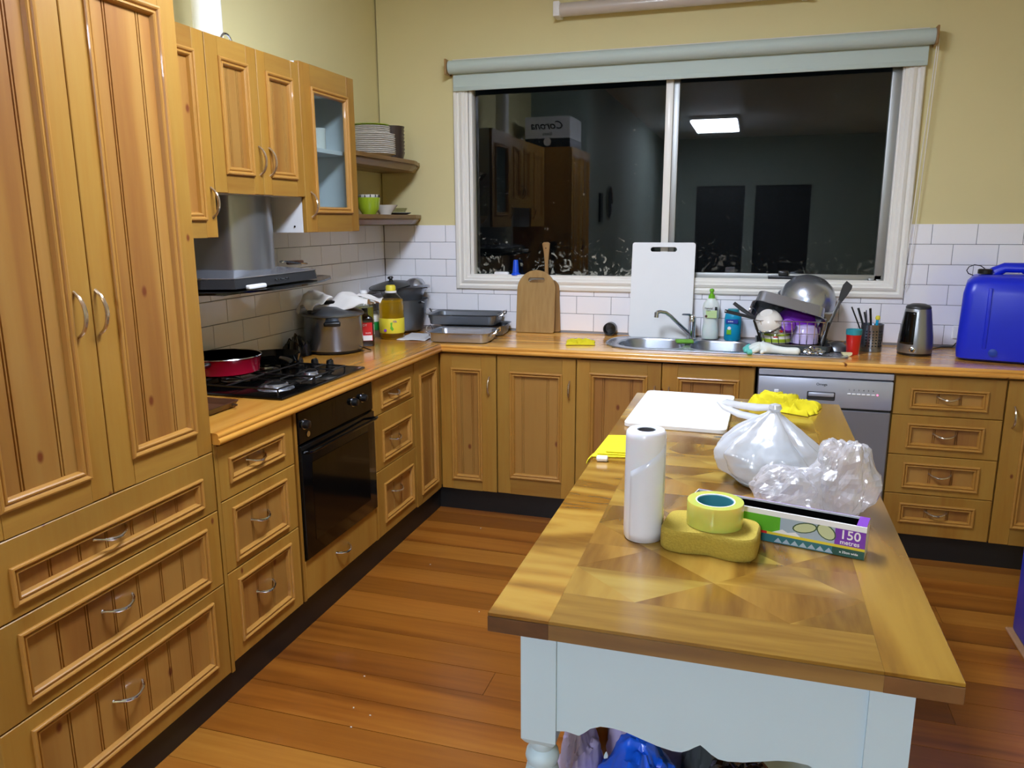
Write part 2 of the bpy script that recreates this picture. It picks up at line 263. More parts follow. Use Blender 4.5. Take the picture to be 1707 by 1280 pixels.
# ------------------------------------------------ mesh helpers (all coordinates are world metres)
class MB:
    def __init__(s,X=None): s.v=[]; s.f=[]; s.mi=[]; s.X=X; s.cur=0; s.sm=[]
    def P(s,p):
        if s.X: return tuple(s.X(*p)) if callable(s.X) else tuple(s.X@Vector(p))
        return tuple(p)
    def add(s,vs,fs,smooth=False):
        o=len(s.v); s.v+=[s.P(p) for p in vs]; s.f+=[tuple(i+o for i in f) for f in fs]; s.mi+=[s.cur]*len(fs); s.sm+=[smooth]*len(fs); return s
    def m(s,i): s.cur=i; return s
    def box(s,x0,x1,y0,y1,z0,z1):
        vs=[(x0,y0,z0),(x1,y0,z0),(x1,y1,z0),(x0,y1,z0),(x0,y0,z1),(x1,y0,z1),(x1,y1,z1),(x0,y1,z1)]
        return s.add(vs,[(0,3,2,1),(4,5,6,7),(0,1,5,4),(1,2,6,5),(2,3,7,6),(3,0,4,7)])
    def bbox(s,x0,x1,y0,y1,z0,z1,b=.003,seg=2):
        bm=bmesh.new(); bmesh.ops.create_cube(bm,size=1)
        for v in bm.verts: v.co=Vector(((x0+x1)/2+v.co.x*(x1-x0),(y0+y1)/2+v.co.y*(y1-y0),(z0+z1)/2+v.co.z*(z1-z0)))
        bmesh.ops.bevel(bm,geom=bm.edges[:]+bm.verts[:],offset=b,segments=seg,affect='EDGES',profile=.5)
        bm.verts.index_update(); s.add([tuple(v.co) for v in bm.verts],[tuple(v.index for v in f.verts) for f in bm.faces],seg>1); bm.free(); return s
    def lathe(s,prof,c=(0,0,0),n=28,smooth=True,sx=1,sy=1,T=None):
        vs=[];fs=[]
        for r,z in prof:
            for i in range(n):
                a=2*math.pi*i/n; p=Vector((r*math.cos(a)*sx,r*math.sin(a)*sy,z))
                if T is not None: p=T@p
                vs.append((c[0]+p.x,c[1]+p.y,c[2]+p.z))
        k=len(prof)
        for j in range(k-1):
            for i in range(n): fs.append((j*n+i,j*n+(i+1)%n,(j+1)*n+(i+1)%n,(j+1)*n+i))
        if prof[0][0]>1e-6: fs.append(tuple(range(n-1,-1,-1)))
        if prof[-1][0]>1e-6: fs.append(tuple((k-1)*n+i for i in range(n)))
        return s.add(vs,fs,smooth)
    def shell(s,prof,th=.003,**kw):
        """open vessel: outer profile bottom to top, wall thickness th"""
        inner=[(max(r-th,0),z+(th if i==0 else 0)) for i,(r,z) in enumerate(prof)][::-1]
        o=[(0,prof[0][1])]+list(prof)+inner+[(0,prof[0][1]+th)]
        o=[(max(r,1e-7),z) for r,z in o]
        return s.lathe(o,**kw)
    def tube(s,pts,r,n=8,cap=True,flat=1.0):
        pts=[Vector(p) for p in pts]; k=len(pts); rr=r if isinstance(r,(list,tuple)) else [r]*k
        vs=[];fs=[]; prev=None
        for i,p in enumerate(pts):
            t=(pts[min(i+1,k-1)]-pts[max(i-1,0)]).normalized()
            if prev is None:
                u=t.orthogonal().normalized()
            else:
                u=prev-t*prev.dot(t); u=u.normalized() if u.length>1e-6 else t.orthogonal().normalized()
            prev=u; w_=t.cross(u)
            for j in range(n):
                a=2*math.pi*j/n; q=p+u*math.cos(a)*rr[i]+w_*math.sin(a)*rr[i]*flat; vs.append(tuple(q))
        for i in range(k-1):
            for j in range(n): fs.append((i*n+j,i*n+(j+1)%n,(i+1)*n+(j+1)%n,(i+1)*n+j))
        if cap: fs.append(tuple(range(n-1,-1,-1))); fs.append(tuple((k-1)*n+j for j in range(n)))
        return s.add(vs,fs,True)
    def loft(s,loops,smooth=True,cap0=False,cap1=False):
        n=len(loops[0]); vs=[p for L in loops for p in L]; fs=[]
        for j in range(len(loops)-1):
            for i in range(n): fs.append((j*n+i,j*n+(i+1)%n,(j+1)*n+(i+1)%n,(j+1)*n+i))
        if cap0: fs.append(tuple(range(n-1,-1,-1)))
        if cap1: fs.append(tuple((len(loops)-1)*n+i for i in range(n)))
        return s.add(vs,fs,smooth)
    def prism(s,poly,z0,z1,axis='z'):
        """extrude a 2D polygon: axis z:(x,y) ; x:(y,z) ; y:(x,z)"""
        f={'z':lambda a,b,c:(a,b,c),'x':lambda a,b,c:(c,a,b),'y':lambda a,b,c:(a,c,b)}[axis]
        n=len(poly); vs=[f(a,b,z0) for a,b in poly]+[f(a,b,z1) for a,b in poly]
        return s.add(vs,[tuple(range(n-1,-1,-1)),tuple(range(n,2*n))]+[(i,(i+1)%n,(i+1)%n+n,i+n) for i in range(n)])
    def grid(s,fn,nu,nv,smooth=True,closeu=False):
        vs=[fn(i/(nu if closeu else nu-1),j/(nv-1)) for j in range(nv) for i in range(nu)]
        fs=[]
        for j in range(nv-1):
            for i in range(nu if closeu else nu-1):
                i2=(i+1)%nu; fs.append((j*nu+i,j*nu+i2,(j+1)*nu+i2,(j+1)*nu+i))
        return s.add(vs,fs,smooth)
    def build(s,name,mat,root=None,loc=None,**props):
        if root is not None:
            top=root
            while top.parent: top=top.parent
            o0=Vector(top['_o']) 
        else:
            if loc is None:
                xs=[v[0] for v in s.v]; ys=[v[1] for v in s.v]; zs=[v[2] for v in s.v]
                loc=((min(xs)+max(xs))/2,(min(ys)+max(ys))/2,min(zs))
            o0=Vector(loc)
        me=bpy.data.meshes.new(name); me.from_pydata([tuple(Vector(p)-o0) for p in s.v],[],s.f)
        mats=mat if isinstance(mat,(list,tuple)) else [mat]
        for q in mats: me.materials.append(M[q] if isinstance(q,str) else q)
        for p,i,sm in zip(me.polygons,s.mi,s.sm): p.material_index=i; p.use_smooth=sm
        bm=bmesh.new(); bm.from_mesh(me); bmesh.ops.recalc_face_normals(bm,faces=bm.faces[:]); bm.to_mesh(me); bm.free()
        if any(s.sm):
            try: me.set_sharp_from_angle(angle=rad(38))
            except Exception: pass
        ob=bpy.data.objects.new(name,me); COL.objects.link(ob)
        if root is None: ob.location=o0; ob['_o']=tuple(o0)
        else: ob.parent=root
        for k,v in props.items(): ob[k]=v
        return ob
def thing(name,loc,label,cat,group=None):
    o=bpy.data.objects.new(name,None); COL.objects.link(o); o.location=loc; o['_o']=tuple(loc); o.empty_display_size=.05
    o['label']=label; o['category']=cat
    if group: o['group']=group
    return o
def tag(o,label,cat,group=None):
    o['label']=label; o['category']=cat
    if group: o['group']=group
    return o
def struct(o): o['kind']='structure'; return o
def dup(root,dloc,rotz=0,label=None):
    r=root.copy(); COL.objects.link(r); r.location=root.location+Vector(dloc); r.rotation_euler=(0,0,rotz)
    if label: r['label']=label
    def rec(a,b):
        for ch in list(a.children):
            c=ch.copy(); COL.objects.link(c); c.parent=b; rec(ch,c)
    rec(root,r); return r
def rrect(x0,x1,y0,y1,r,n=5):
    if not isinstance(r,(list,tuple)): r=[r]*4
    out=[]
    for (cx,cy,a0,q) in ((x1-r[0],y0+r[0],-90,r[0]),(x1-r[1],y1-r[1],0,r[1]),(x0+r[2],y1-r[2],90,r[2]),(x0+r[3],y0+r[3],180,r[3])):
        for i in range(n+1):
            a=rad(a0+90*i/n); out.append((cx+q*math.cos(a),cy+q*math.sin(a)))
    return out
def plate(outer,holes,th,bev=0.0):
    """flat plate in local xy with holes (filled 2D curve), returns verts,faces; z from 0 to th"""
    cu=bpy.data.curves.new('tmp','CURVE'); cu.dimensions='2D'; cu.fill_mode='BOTH'; cu.extrude=th/2-bev; cu.bevel_depth=bev; cu.bevel_resolution=1; cu.offset=-bev
    for L in [outer]+holes:
        sp=cu.splines.new('POLY'); sp.points.add(len(L)-1); sp.use_cyclic_u=True
        for p,q in zip(sp.points,L): p.co=(q[0],q[1],0,1)
    ob=bpy.data.objects.new('tmp',cu); COL.objects.link(ob)
    dg=bpy.context.evaluated_depsgraph_get(); me=bpy.data.meshes.new_from_object(ob.evaluated_get(dg))
    vs=[(v.co.x,v.co.y,v.co.z+th/2) for v in me.vertices]; fs=[tuple(p.vertices) for p in me.polygons]
    bpy.data.objects.remove(ob); bpy.data.curves.remove(cu); bpy.data.meshes.remove(me)
    return vs,fs
def textmb(mb,body,size,X,shear=0,align='CENTER',ext=.0003):
    cu=bpy.data.curves.new('t','FONT'); cu.body=body; cu.size=size; cu.extrude=ext; cu.align_x=align; cu.align_y='CENTER'; cu.shear=shear; cu.resolution_u=3; cu.offset=size*.012
    ob=bpy.data.objects.new('t',cu); COL.objects.link(ob)
    dg=bpy.context.evaluated_depsgraph_get(); me=bpy.data.meshes.new_from_object(ob.evaluated_get(dg))
    vs=[tuple(X@v.co) for v in me.vertices]; fs=[tuple(p.vertices) for p in me.polygons]
    bpy.data.objects.remove(ob); bpy.data.curves.remove(cu); bpy.data.meshes.remove(me)
    mb.add(vs,fs); return mb
def basis(o,x,y):
    x=Vector(x).normalized(); y=Vector(y); y=(y-x*y.dot(x)).normalized(); z=x.cross(y)
    return Matrix(((x.x,y.x,z.x,o[0]),(x.y,y.y,z.y,o[1]),(x.z,y.z,z.z,o[2]),(0,0,0,1)))
def arc(a,b,bulge,n=9):
    """points from a to b bowed by vector bulge"""
    a=Vector(a);b=Vector(b);g=Vector(bulge)
    return [a.lerp(b,i/(n-1))+g*math.sin(math.pi*i/(n-1))**.62 for i in range(n)]

# ------------------------------------------------ room shell
CEIL=2.88; XR=4.3; YR=-9.6
W0,W1,Z0,Z1=.555,2.793,1.216,2.345      # window opening
mb=MB()
mb.box(0,W0,.008,.12,0,CEIL); mb.box(W1,XR+.1,.008,.12,0,CEIL); mb.box(W0,W1,.008,.12,0,Z0); mb.box(W0,W1,.008,.12,Z1,CEIL)
wall_back=struct(mb.build('wall_back','wall',loc=(0,0,0)))
wall_left=struct(MB().box(-.1,-.008,-3.205,.12,0,CEIL).build('wall_left','wall',loc=(0,0,0)))
struct(MB().box(.45,.55,YR,-3.205,0,CEIL).box(-.1,.45,-3.3,-3.205,0,CEIL).build('wall_passage','wall2',loc=(0,0,0)))
struct(MB().box(XR,XR+.1,YR,.12,0,CEIL).build('wall_right','wall',loc=(0,0,0)))
mb=MB(); mb.box(.45,1.15,YR-.1,YR,0,CEIL).box(1.95,2.12,YR-.1,YR,0,2.1).box(3.0,XR+.1,YR-.1,YR,0,CEIL).box(1.15,3.0,YR-.1,YR,2.1,CEIL)
struct(mb.build('wall_rear','wall2',loc=(0,YR,0)))
for n_,x0,x1 in ((1,1.15,1.95),(2,2.12,3.0)):
    d=struct(MB().box(x0,x1,YR-.09,YR-.05,0,2.1).build('door_%d'%n_,'darkgrey'))
struct(MB().box(-.1,XR+.1,YR-.1,.12,CEIL,CEIL+.08).build('ceiling','white',loc=(0,0,CEIL)))
# floor: every board is a part
floor=struct(MB().box(-.1,XR+.1,YR-.1,.12,-.06,-.018).build('floor','kick',loc=(0,0,0)))
BW=.137
def plankmat(): return 'board'
y=-.50; row=0
tints=[]
for k,(a,b,c) in enumerate([('c67d2c','b0661f','8c4c14'),('b56d22','a05b1a','7d430f'),('cd8a34','ba7326','985a1b'),('ab6420','96541a','753c0f')]):
    tints.append(wood('floorboard timber %d'%k,a,b,c,'X',alb=.56,rough=.3,coat=.35,knots=False,stretch=.05,wmix=.4,ring=5,rand=30))
while y>YR:
    y0=max(y-BW+.0018,YR); x=.50-(R.random()*1.4 if row%2 else R.random()*.5)
    while x<XR:
        L=1.2+R.random()*2.2; a=max(x,.50); b=min(x+L-.0015,XR)
        if b>a+.02:
            dz=R.uniform(-.0006,.0006)
            MB().box(a,b,y0,y,-.018,dz).build('floorboard',tints[R.choice([0,0,1,1,2,3])],floor)
        x+=L
    y-=BW; row+=1
# tiles
grid=MB(); grid.box(0,W0-.085,.0005,.0078,.90,1.513).box(W1+.075,XR,.0005,.0078,.90,1.513).box(W0-.085,W1+.075,.0005,.0078,.90,1.15)
grid.build('grout','grout',wall_back)
MB().box(-.0078,-.0005,-3.2,0,.90,1.513).build('grout','grout',wall_left)
TOP=1.5154; TH=.0994; TW=.1975; JO=.003
_tm={}
def tile(parent,side,a,b,z0,z1):
    key=(side,round(b-a,4),round(z1-z0,4))
    if key not in _tm:
        m_=MB()
        if side=='b': m_.bbox(0,b-a,-.003,.004,0,z1-z0,.0012,1)
        else: m_.bbox(-.004,.003,0,b-a,0,z1-z0,.0012,1)
        o=m_.build('tile','tile',parent); _tm[key]=o.data
    else:
        o=bpy.data.objects.new('tile',_tm[key]); COL.objects.link(o); o.parent=parent
    o.location=(a,0,z0) if side=='b' else (0,a,z0)
ARX0,ARX1,ARZ=.467,2.867,1.147
for r in range(7):
    z1=TOP-r*TH; z0=max(z1-TH+JO,.905)
    if z1-.905<.015: continue
    k=-2
    while True:
        x0=.205+TW*(k+(-.5 if r%2 else 0)); x1=x0+TW-JO; k+=1
        if x0>XR-.6: break
        a,b=max(x0,.0045),x1
        if b-a<.015: continue
        segs=[(a,b,z0,z1-.0)]
        if z1>ARZ+.005 :
            segs=[]
            if a<ARX0: segs.append((a,min(b,ARX0+.002),z0,z1))
            if b>ARX1: segs.append((max(a,ARX1-.002),b,z0,z1))
            if z0<ARZ-.012 and b>ARX0 and a<ARX1: segs.append((max(a,ARX0),min(b,ARX1),z0,ARZ+.002))
        for s_ in segs:
            if s_[1]-s_[0]>.008: tile(wall_back,'b',*s_)
    k=0
    while True:
        y1=-(.039+TW*(k-1+(.5 if r%2==1 else 0))); y0=y1-TW+JO; k+=1
        if y1<-2.38: break
        b=min(y1,-.0045)
        if b-y0<.015: continue
        tile(wall_left,'l',y0,b,z0,z1)
# skirting under the cabinets
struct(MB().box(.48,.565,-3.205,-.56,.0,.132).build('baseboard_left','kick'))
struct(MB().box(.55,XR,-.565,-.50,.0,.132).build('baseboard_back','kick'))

# ------------------------------------------------ window
win=struct(MB().box(W0-.02,W0,-.004,.10,Z0-.02,Z1+.02).box(W1,W1+.02,-.004,.10,Z0-.02,Z1+.02).box(W0,W1,-.004,.10,Z0-.02,Z0).box(W0,W1,-.004,.10,Z1,Z1+.02).build('window_1','frame',loc=(1.67,0,Z0)))
# architrave, stepped profile (mitred)
def ringframe(mb,x0,x1,z0,z1,prof,yf=lambda d,h:h):
    loops=[]
    for d,h in prof:
        loops.append([(x0+d,h,z0+d),(x1-d,h,z0+d),(x1-d,h,z1-d),(x0+d,h,z1-d)])
    return mb.loft(loops,smooth=False)
mb=MB(); ringframe(mb,ARX0,ARX1,ARZ,2.42,[(0,.004),(0,-.010),(.006,-.016),(.022,-.018),(.028,-.010),(.034,-.010),(.040,-.016),(.052,-.020),(.058,-.014),(.070,-.014),(.074,-.008),(.088,-.008),(.088,.03)])
mb.build('architrave','frame',win)
MB().bbox(1.650,1.690,.012,.06,Z0,Z1,.004).build('mullion','frame',win)
mb=MB().bbox(1.690,1.722,.022,.05,Z0+.01,Z1,.003); mb.bbox(W1-.065,W1-.022,.022,.05,Z0+.01,Z1,.003); mb.bbox(1.70,W1-.03,.022,.05,Z0+.012,Z0+.045,.003); mb.bbox(1.70,W1-.03,.022,.05,Z1-.04,Z1,.003)
mb.build('sliding_sash','alu',win)
MB().bbox(W1-.022,W1,.0,.06,Z0,Z1,.002).bbox(W0,W0+.02,.0,.06,Z0,Z1,.002).build('side_bead','frame',win)
MB().bbox(W0,W1,.0,.075,Z0-.002,Z0+.014,.003).build('sill','frame',win)
MB().box(W0+.015,1.655,.056,.060,Z0+.014,Z1).build('pane','glass_l',win)
MB().box(1.715,W1-.06,.034,.038,Z0+.04,Z1-.03).build('pane','glass_r',win)
mb=MB().bbox(2.215,2.40,-.008,.02,Z0+.016,Z0+.036,.003); mb.bbox(2.265,2.315,-.012,.018,Z0+.034,Z0+.062,.006); mb.build('window_latch','black',win)
MB().bbox(2.70,2.725,-.006,.012,Z0+.012,Z0+.03,.003).bbox(2.735,2.762,-.006,.012,Z0+.010,Z0+.026,.003).build('sash_lock','alu',win)
# roller blind
bl=thing('roller_blind',(1.67,-.05,2.25),'sage grey fabric roller blind rolled up across the top of the wide window','blind')
prof=[(.036*math.cos(a*2*math.pi/20),.036*math.sin(a*2*math.pi/20)) for a in range(20)]
MB().loft([[(x,-.045+a,2.372+b) for a,b in prof] for x in (.462,2.885)],cap0=True,cap1=True).build('roller','blind',bl)
MB().box(.478,2.868,-.030,-.027,2.262,2.372).build('hanging_fabric','blind',bl)
MB().bbox(.478,2.868,-.0335,-.0235,2.248,2.270,.003).build('hem_bar','blind',bl)
for x in (.452,2.889):
    MB().bbox(x-.004,x+.006,-.09,.004,2.33,2.412,.003).build('end_bracket','paddle',bl)
mb=MB(); mb.tube([(2.898,-.045,2.36),(2.888,-.03,2.0),(2.872,-.02,1.6),(2.86,-.016,1.22),(2.868,-.018,1.19),(2.878,-.02,1.22),(2.89,-.024,1.6),(2.90,-.034,2.0),(2.905,-.05,2.36)],.0022,6)
mb.build('pull_cord','creamglaze',bl)
# unlit batten lamp above the window
bt=thing('wall_batten_lamp',(1.6,-.04,2.58),'unlit fluorescent batten with a cloudy cover high on the wall above the blind','lamp')
MB().bbox(1.10,2.30,-.03,.008,2.60,2.66,.004).build('housing','white',bt)
MB().loft([[(x,-.055+.034*math.cos(a*math.pi*2/16),2.618+.034*math.sin(a*math.pi*2/16)) for a in range(16)] for x in (1.095,2.29)],cap0=True,cap1=True).build('cover','tube',bt)
MB().bbox(1.063,1.098,-.09,.006,2.582,2.656,.005).build('end_cap','lampbody',bt); MB().bbox(2.288,2.32,-.09,.006,2.582,2.656,.005).build('end_cap','lampbody',bt)
# two ceiling lamps: over the table, and further down the room (that one is mirrored in the window)
def ceil_lamp(x0,x1,y0,y1,mat,label):
    cl=thing('ceiling_lamp',((x0+x1)/2,(y0+y1)/2,CEIL-.085),label,'lamp')
    MB().bbox(x0,x1,y0,y1,CEIL-.045,CEIL-.001,.006).build('housing','lampbody',cl)
    MB().bbox(x0+.02,x1-.02,y0+.02,y1-.02,CEIL-.085,CEIL-.046,.015,3).build('diffuser',mat,cl)
ceil_lamp(1.25,1.65,-2.80,-1.70,'lamp','long glowing fluorescent ceiling fitting directly over the island table')
ceil_lamp(1.22,1.86,-7.95,-6.60,'lamp2','glowing rectangular ceiling fitting far down the room, mirrored in the window')
# ------------------------------------------------ cabinets
def XL(x,y,z): return (.585-y,x,z)      # fronts of the left run: local x is world y
def XB(x,y,z): return (x,-.59+y,z)      # fronts of the back run
def XU(x,y,z): return (.34-y,x,z)       # fronts of the wall cabinets
def slab_ring(mb,x0,x1,z0,z1,a0,a1,b0,b1,t=.02):
    """door frame with rectangular opening; face at y=0, thickness t"""
    c=.0022
    o=[(x0,z0),(x1,z0),(x1,z1),(x0,z1)]; oc=[(x0+c,z0+c),(x1-c,z0+c),(x1-c,z1-c),(x0+c,z1-c)]; i=[(a0,b0),(a1,b0),(a1,b1),(a0,b1)]
    mb.loft([[(x,t,z) for x,z in i],[(x,t,z) for x,z in o],[(x,c,z) for x,z in o],[(x,0,z) for x,z in oc],[(x,0,z) for x,z in i],[(x,t,z) for x,z in i]],smooth=False)
def handle_v(X,x,z0,z1,root,y=0.0,mat='brassy'):
    mb=MB(X); p=[(x,y+.001,z1)]+arc((x,y-.003,z1-.002),(x,y-.003,z0+.002),(0,-.026,0),11)+[(x,y+.001,z0)]
    rr=[.0052]+[.004+.0012*math.sin(math.pi*i/10) for i in range(11)]+[.0052]; mb.tube(p,rr,8); return mb.build('handle',mat,root)
def handle_h(X,x0,x1,z,root,y=0.0,mat='chrome'):
    mb=MB(X); p=[(x0,y+.001,z+.004)]+[(q[0],q[1],q[2]-.010*math.sin(math.pi*i/10)) for i,q in enumerate(arc((x0+.002,y-.003,z+.004),(x1-.002,y-.003,z+.004),(0,-.026,0),11))]+[(x1,y+.001,z+.004)]
    rr=[.005]+[.0038+.0012*math.sin(math.pi*i/10) for i in range(11)]+[.005]; mb.tube(p,rr,8); return mb.build('handle',mat,root)
MOULD=[(0,.0015),(0,-.005),(.002,-.0085),(.006,-.0095),(.010,-.0075),(.012,-.003),(.014,-.0015),(.017,-.0045),(.021,-.0050),(.024,-.002),(.026,.004),(.028,.0105)]
def moulding(X,a0,a1,b0,b1,root,k=1.0):
    mb=MB(X); loops=[]
    for d,h in MOULD:
        d*=k; loops.append([(a0+d,h,b0+d),(a1-d,h,b0+d),(a1-d,h,b1-d),(a0+d,h,b1-d)])
    mb.loft(loops,smooth=False); return mb.build('moulding','mould',root)
def groovepanel(X,a0,a1,b0,b1,root,gr,y=.009):
    """tongue and groove panel: grooves at the given x"""
    pts=[(a0,y)]
    for g in sorted(gr):
        if g-.004>a0 and g+.004<a1: pts+=[(g-.0022,y),(g-.0008,y+.004),(g+.0008,y+.004),(g+.0022,y)]
    pts+=[(a1,y)]
    mb=MB(X); vs=[];fs=[]
    for x,yy in pts: vs+=[(x,yy,b0),(x,yy,b1)]
    for i in range(len(pts)-1): fs.append((2*i,2*i+1,2*i+3,2*i+2))
    n=len(vs); vs+=[(a0,y+.008,b0),(a0,y+.008,b1),(a1,y+.008,b0),(a1,y+.008,b1)]
    fs+=[(n,n+1,n+3,n+2),(0,1,n+1,n),(2*len(pts)-2,2*len(pts)-1,n+3,n+2)]
    mb.add(vs,fs); return mb.build('panel','panel',root)
def grooves(a0,a1,style):
    w_=a1-a0
    if style=='door': 
        return [a0+w_*.20,a0+w_*.20+.008,a0+w_*.80-.008,a0+w_*.80] if w_<.2 else [a0+w_*.17,a0+w_*.17+.009,a0+w_*.80-.009,a0+w_*.80]
    n=max(2,int(round(w_/.085))); out=[]
    for i in range(1,n): 
        g=a0+w_*i/n; out+=[g] if w_<.25 else [g,g+.007]
    return out
def door(X,root,x0,x1,z0,z1,px,pz,handle=None,grain='pineX',glass=False,name='door'):
    """framed door: stiles run full height, rails between; panel moulding outer rectangle px,pz"""
    a0,a1=px; b0,b1=pz; e=.004
    mb=MB(X); mb.bbox(x0,a0+e,0,.02,z0,z1,.0018,1); mb.bbox(a1-e,x1,0,.02,z0,z1,.0018,1)
    d=mb.build(name,'pine',root)
    MB(X).box(a0+e,a1-e,.0004,.02,z0,b0+e).build('rail',grain,d); MB(X).box(a0+e,a1-e,.0004,.02,b1-e,z1).build('rail',grain,d)
    moulding(X,a0,a1,b0,b1,d)
    if glass:
        MB(X).box(a0+.020,a1-.020,.006,.010,b0+.020,b1-.020).build('glass_pane','cabglass',d)
    else: groovepanel(X,a0+.02,a1-.02,b0+.02,b1-.02,d,grooves(a0+.028,a1-.028,'door'))
    if handle: handle_v(X,handle[0],handle[1],handle[2],d)
    return d
def drawer(X,root,x0,x1,z0,z1,px=None,pz=None,hx=None,hz=None,grain='pineY',hmat='chrome'):
    mb=MB(X)
    if px:
        slab_ring(mb,x0,x1,z0,z1,px[0]+.004,px[1]-.004,pz[0]+.004,pz[1]-.004)
        d=mb.build('drawer','pine',root); moulding(X,px[0],px[1],pz[0],pz[1],d,.85)
        groovepanel(X,px[0]+.016,px[1]-.016,pz[0]+.016,pz[1]-.016,d,grooves(px[0]+.02,px[1]-.02,'drawer'))
        yy=.009
    else: d=mb.bbox(x0,x1,0,.02,z0,z1,.002,1).build('drawer','pine',root); yy=0
    if hx: handle_h(X,hx[0],hx[1],hz,d,yy,hmat)
    return d
def carcass(X,root,x0,x1,z0,z1,dep,mat='pine',y0=.0215):
    return MB(X).box(x0,x1,y0,dep,z0,z1).build('carcass',mat,root)
# pantry
p=thing('pantry_cupboard',(.3,-2.80,.10),'floor-to-top pine pantry with two long panelled doors over three wide drawers','cupboard')
carcass(XL,p,-3.195,-2.405,.10,2.165,.57)
door(XL,p,-2.7955,-2.408,.854,2.165,(-2.725,-2.470),(.925,2.100),(-2.783,1.268,1.377),'pineY')
door(XL,p,-3.190,-2.7985,.854,2.165,(-3.115,-2.862),(.915,2.100),(-2.848,1.268,1.377),'pineY')
drawer(XL,p,-3.190,-2.408,.664,.851,(-3.112,-2.468),(.692,.786),(-2.868,-2.764),.750)
drawer(XL,p,-3.190,-2.408,.418,.661,(-3.114,-2.468),(.450,.626),(-2.870,-2.766),.552)
drawer(XL,p,-3.190,-2.408,.105,.415,(-3.116,-2.468),(.160,.382),(-2.870,-2.766),.292)
# drawer units, left run
c=thing('drawer_unit',(.3,-2.18,.13),'narrow pine unit of three drawers between the pantry and the oven','cabinet')
carcass(XL,c,-2.404,-1.964,.13,.872,.57)
MB(XL).box(-2.404,-2.389,0,.02,.10,.872).build('filler_strip','pine',c)
drawer(XL,c,-2.387,-1.975,.682,.862,(-2.340,-2.034),(.728,.812),(-2.235,-2.14),.770)
drawer(XL,c,-2.387,-1.975,.440,.679,(-2.340,-2.036),(.462,.646),(-2.235,-2.14),.560)
drawer(XL,c,-2.387,-1.975,.130,.437,(-2.340,-2.034),(.178,.400),(-2.235,-2.14),.300)
c=thing('drawer_unit',(.3,-1.13,.13),'narrow pine unit of three drawers between the oven and the corner','cabinet')
carcass(XL,c,-1.345,-.915,.13,.872,.57)
drawer(XL,c,-1.342,-.919,.700,.862,(-1.276,-.965),(.722,.808),(-1.18,-1.085),.766,hmat='brassy')
drawer(XL,c,-1.342,-.919,.444,.697,(-1.276,-.965),(.474,.622),(-1.18,-1.085),.552)
drawer(XL,c,-1.342,-.919,.130,.441,(-1.276,-.958),(.182,.370),(-1.18,-1.085),.300)
# oven housing + oven
c=thing('oven_housing',(.3,-1.655,.13),'pine oven surround with one plain drawer under the black oven','cabinet')
MB(XL).box(-1.963,-1.948,0,.56,.13,.872).build('side_panel','pine',c); MB(XL).box(-1.361,-1.346,0,.56,.13,.872).build('side_panel','pine',c)
MB(XL).box(-1.948,-1.361,.0215,.56,.13,.282).build('carcass','pine',c)
drawer(XL,c,-1.946,-1.363,.132,.284,hx=(-1.72,-1.62),hz=.222)
o=thing('oven',(.3,-1.655,.288),'black built-in electric oven with a glass door below the hob','oven')
MB(XL).box(-1.944,-1.365,.012,.55,.290,.866).build('body','black',o)
MB(XL).bbox(-1.944,-1.365,-.006,.014,.742,.864,.003,1).build('control_panel','blackg',o)
d=MB(XL).bbox(-1.944,-1.365,-.012,.012,.292,.736,.004,2).build('oven_door','blackg',o)
MB(XL).bbox(-1.88,-1.43,-.0135,-.011,.35,.66,.001,1).build('glass_window','blackg',d)
MB(XL).tube([(-1.925,-.012,.708),(-1.925,-.035,.712),(-1.90,-.040,.712),(-1.41,-.040,.712),(-1.385,-.035,.712),(-1.385,-.012,.708)],.006,8).build('door_handle','blackg',d)
for yy,zz in ((-1.905,.812),(-1.535,.812),(-1.455,.812)):
    k=MB(XL).lathe([(.017,0),(.017,.006),(.014,.022),(.011,.024)],T=Matrix.Rotation(rad(90),4,'X'),c=(yy,-.005,zz),n=20).build('knob','black',o)
    MB(XL).lathe([(.020,0),(.020,.003),(.0171,.003)],T=Matrix.Rotation(rad(90),4,'X'),c=(yy,-.005,zz),n=20).build('knob_ring','chrome',k)
MB(XL).lathe([(.011,0),(.011,.004)],T=Matrix.Rotation(rad(90),4,'X'),c=(-1.885,-.005,.77),n=16).build('indicator','chrome',o)
# corner cupboard: one door on each run
c=thing('corner_cupboard',(.45,-.35,.13),'pine corner base cupboard with a hinged pair of panelled doors meeting at a right angle','cabinet')
MB().box(.02,.5635,-.912,-.02,.13,.872).box(.5635,.899,-.5685,-.02,.13,.872).build('carcass','pine',c)
door(XL,c,-.911,-.592,.122,.862,(-.855,-.640),(.170,.796),None,'pineY')
door(XB,c,.589,.899,.122,.862,(.650,.822),(.178,.788),(.862,.652,.748),'pineX')
# back run
c=thing('base_cupboard',(1.115,-.3,.13),'pine base cupboard with one wide knotty door behind the table corner','cabinet')
carcass(XB,c,.902,1.322,.13,.872,.57)
door(XB,c,.906,1.319,.124,.862,(.972,1.252),(.212,.784),(1.288,.655,.748),'pineX')
c=thing('sink_cupboard',(1.75,-.3,.13),'pine cupboard under the sink with two panelled doors and centre handles','cabinet')
MB(XB).box(1.325,1.34,.0215,.57,.13,.872).box(2.16,2.175,.0215,.57,.13,.872).box(1.34,2.16,.0215,.57,.13,.15).box(1.34,2.16,.555,.57,.13,.872).build('carcass','pine',c)
door(XB,c,1.325,1.741,.124,.862,(1.388,1.678),(.200,.800),(1.712,.655,.748),'pineX')
door(XB,c,1.745,2.172,.124,.862,(1.816,2.106),(.200,.803),(1.780,.655,.748),'pineX')
dw=thing('dishwasher',(2.475,-.3,.10),'silver freestanding dishwasher with a grey door set under the bench','dishwasher')
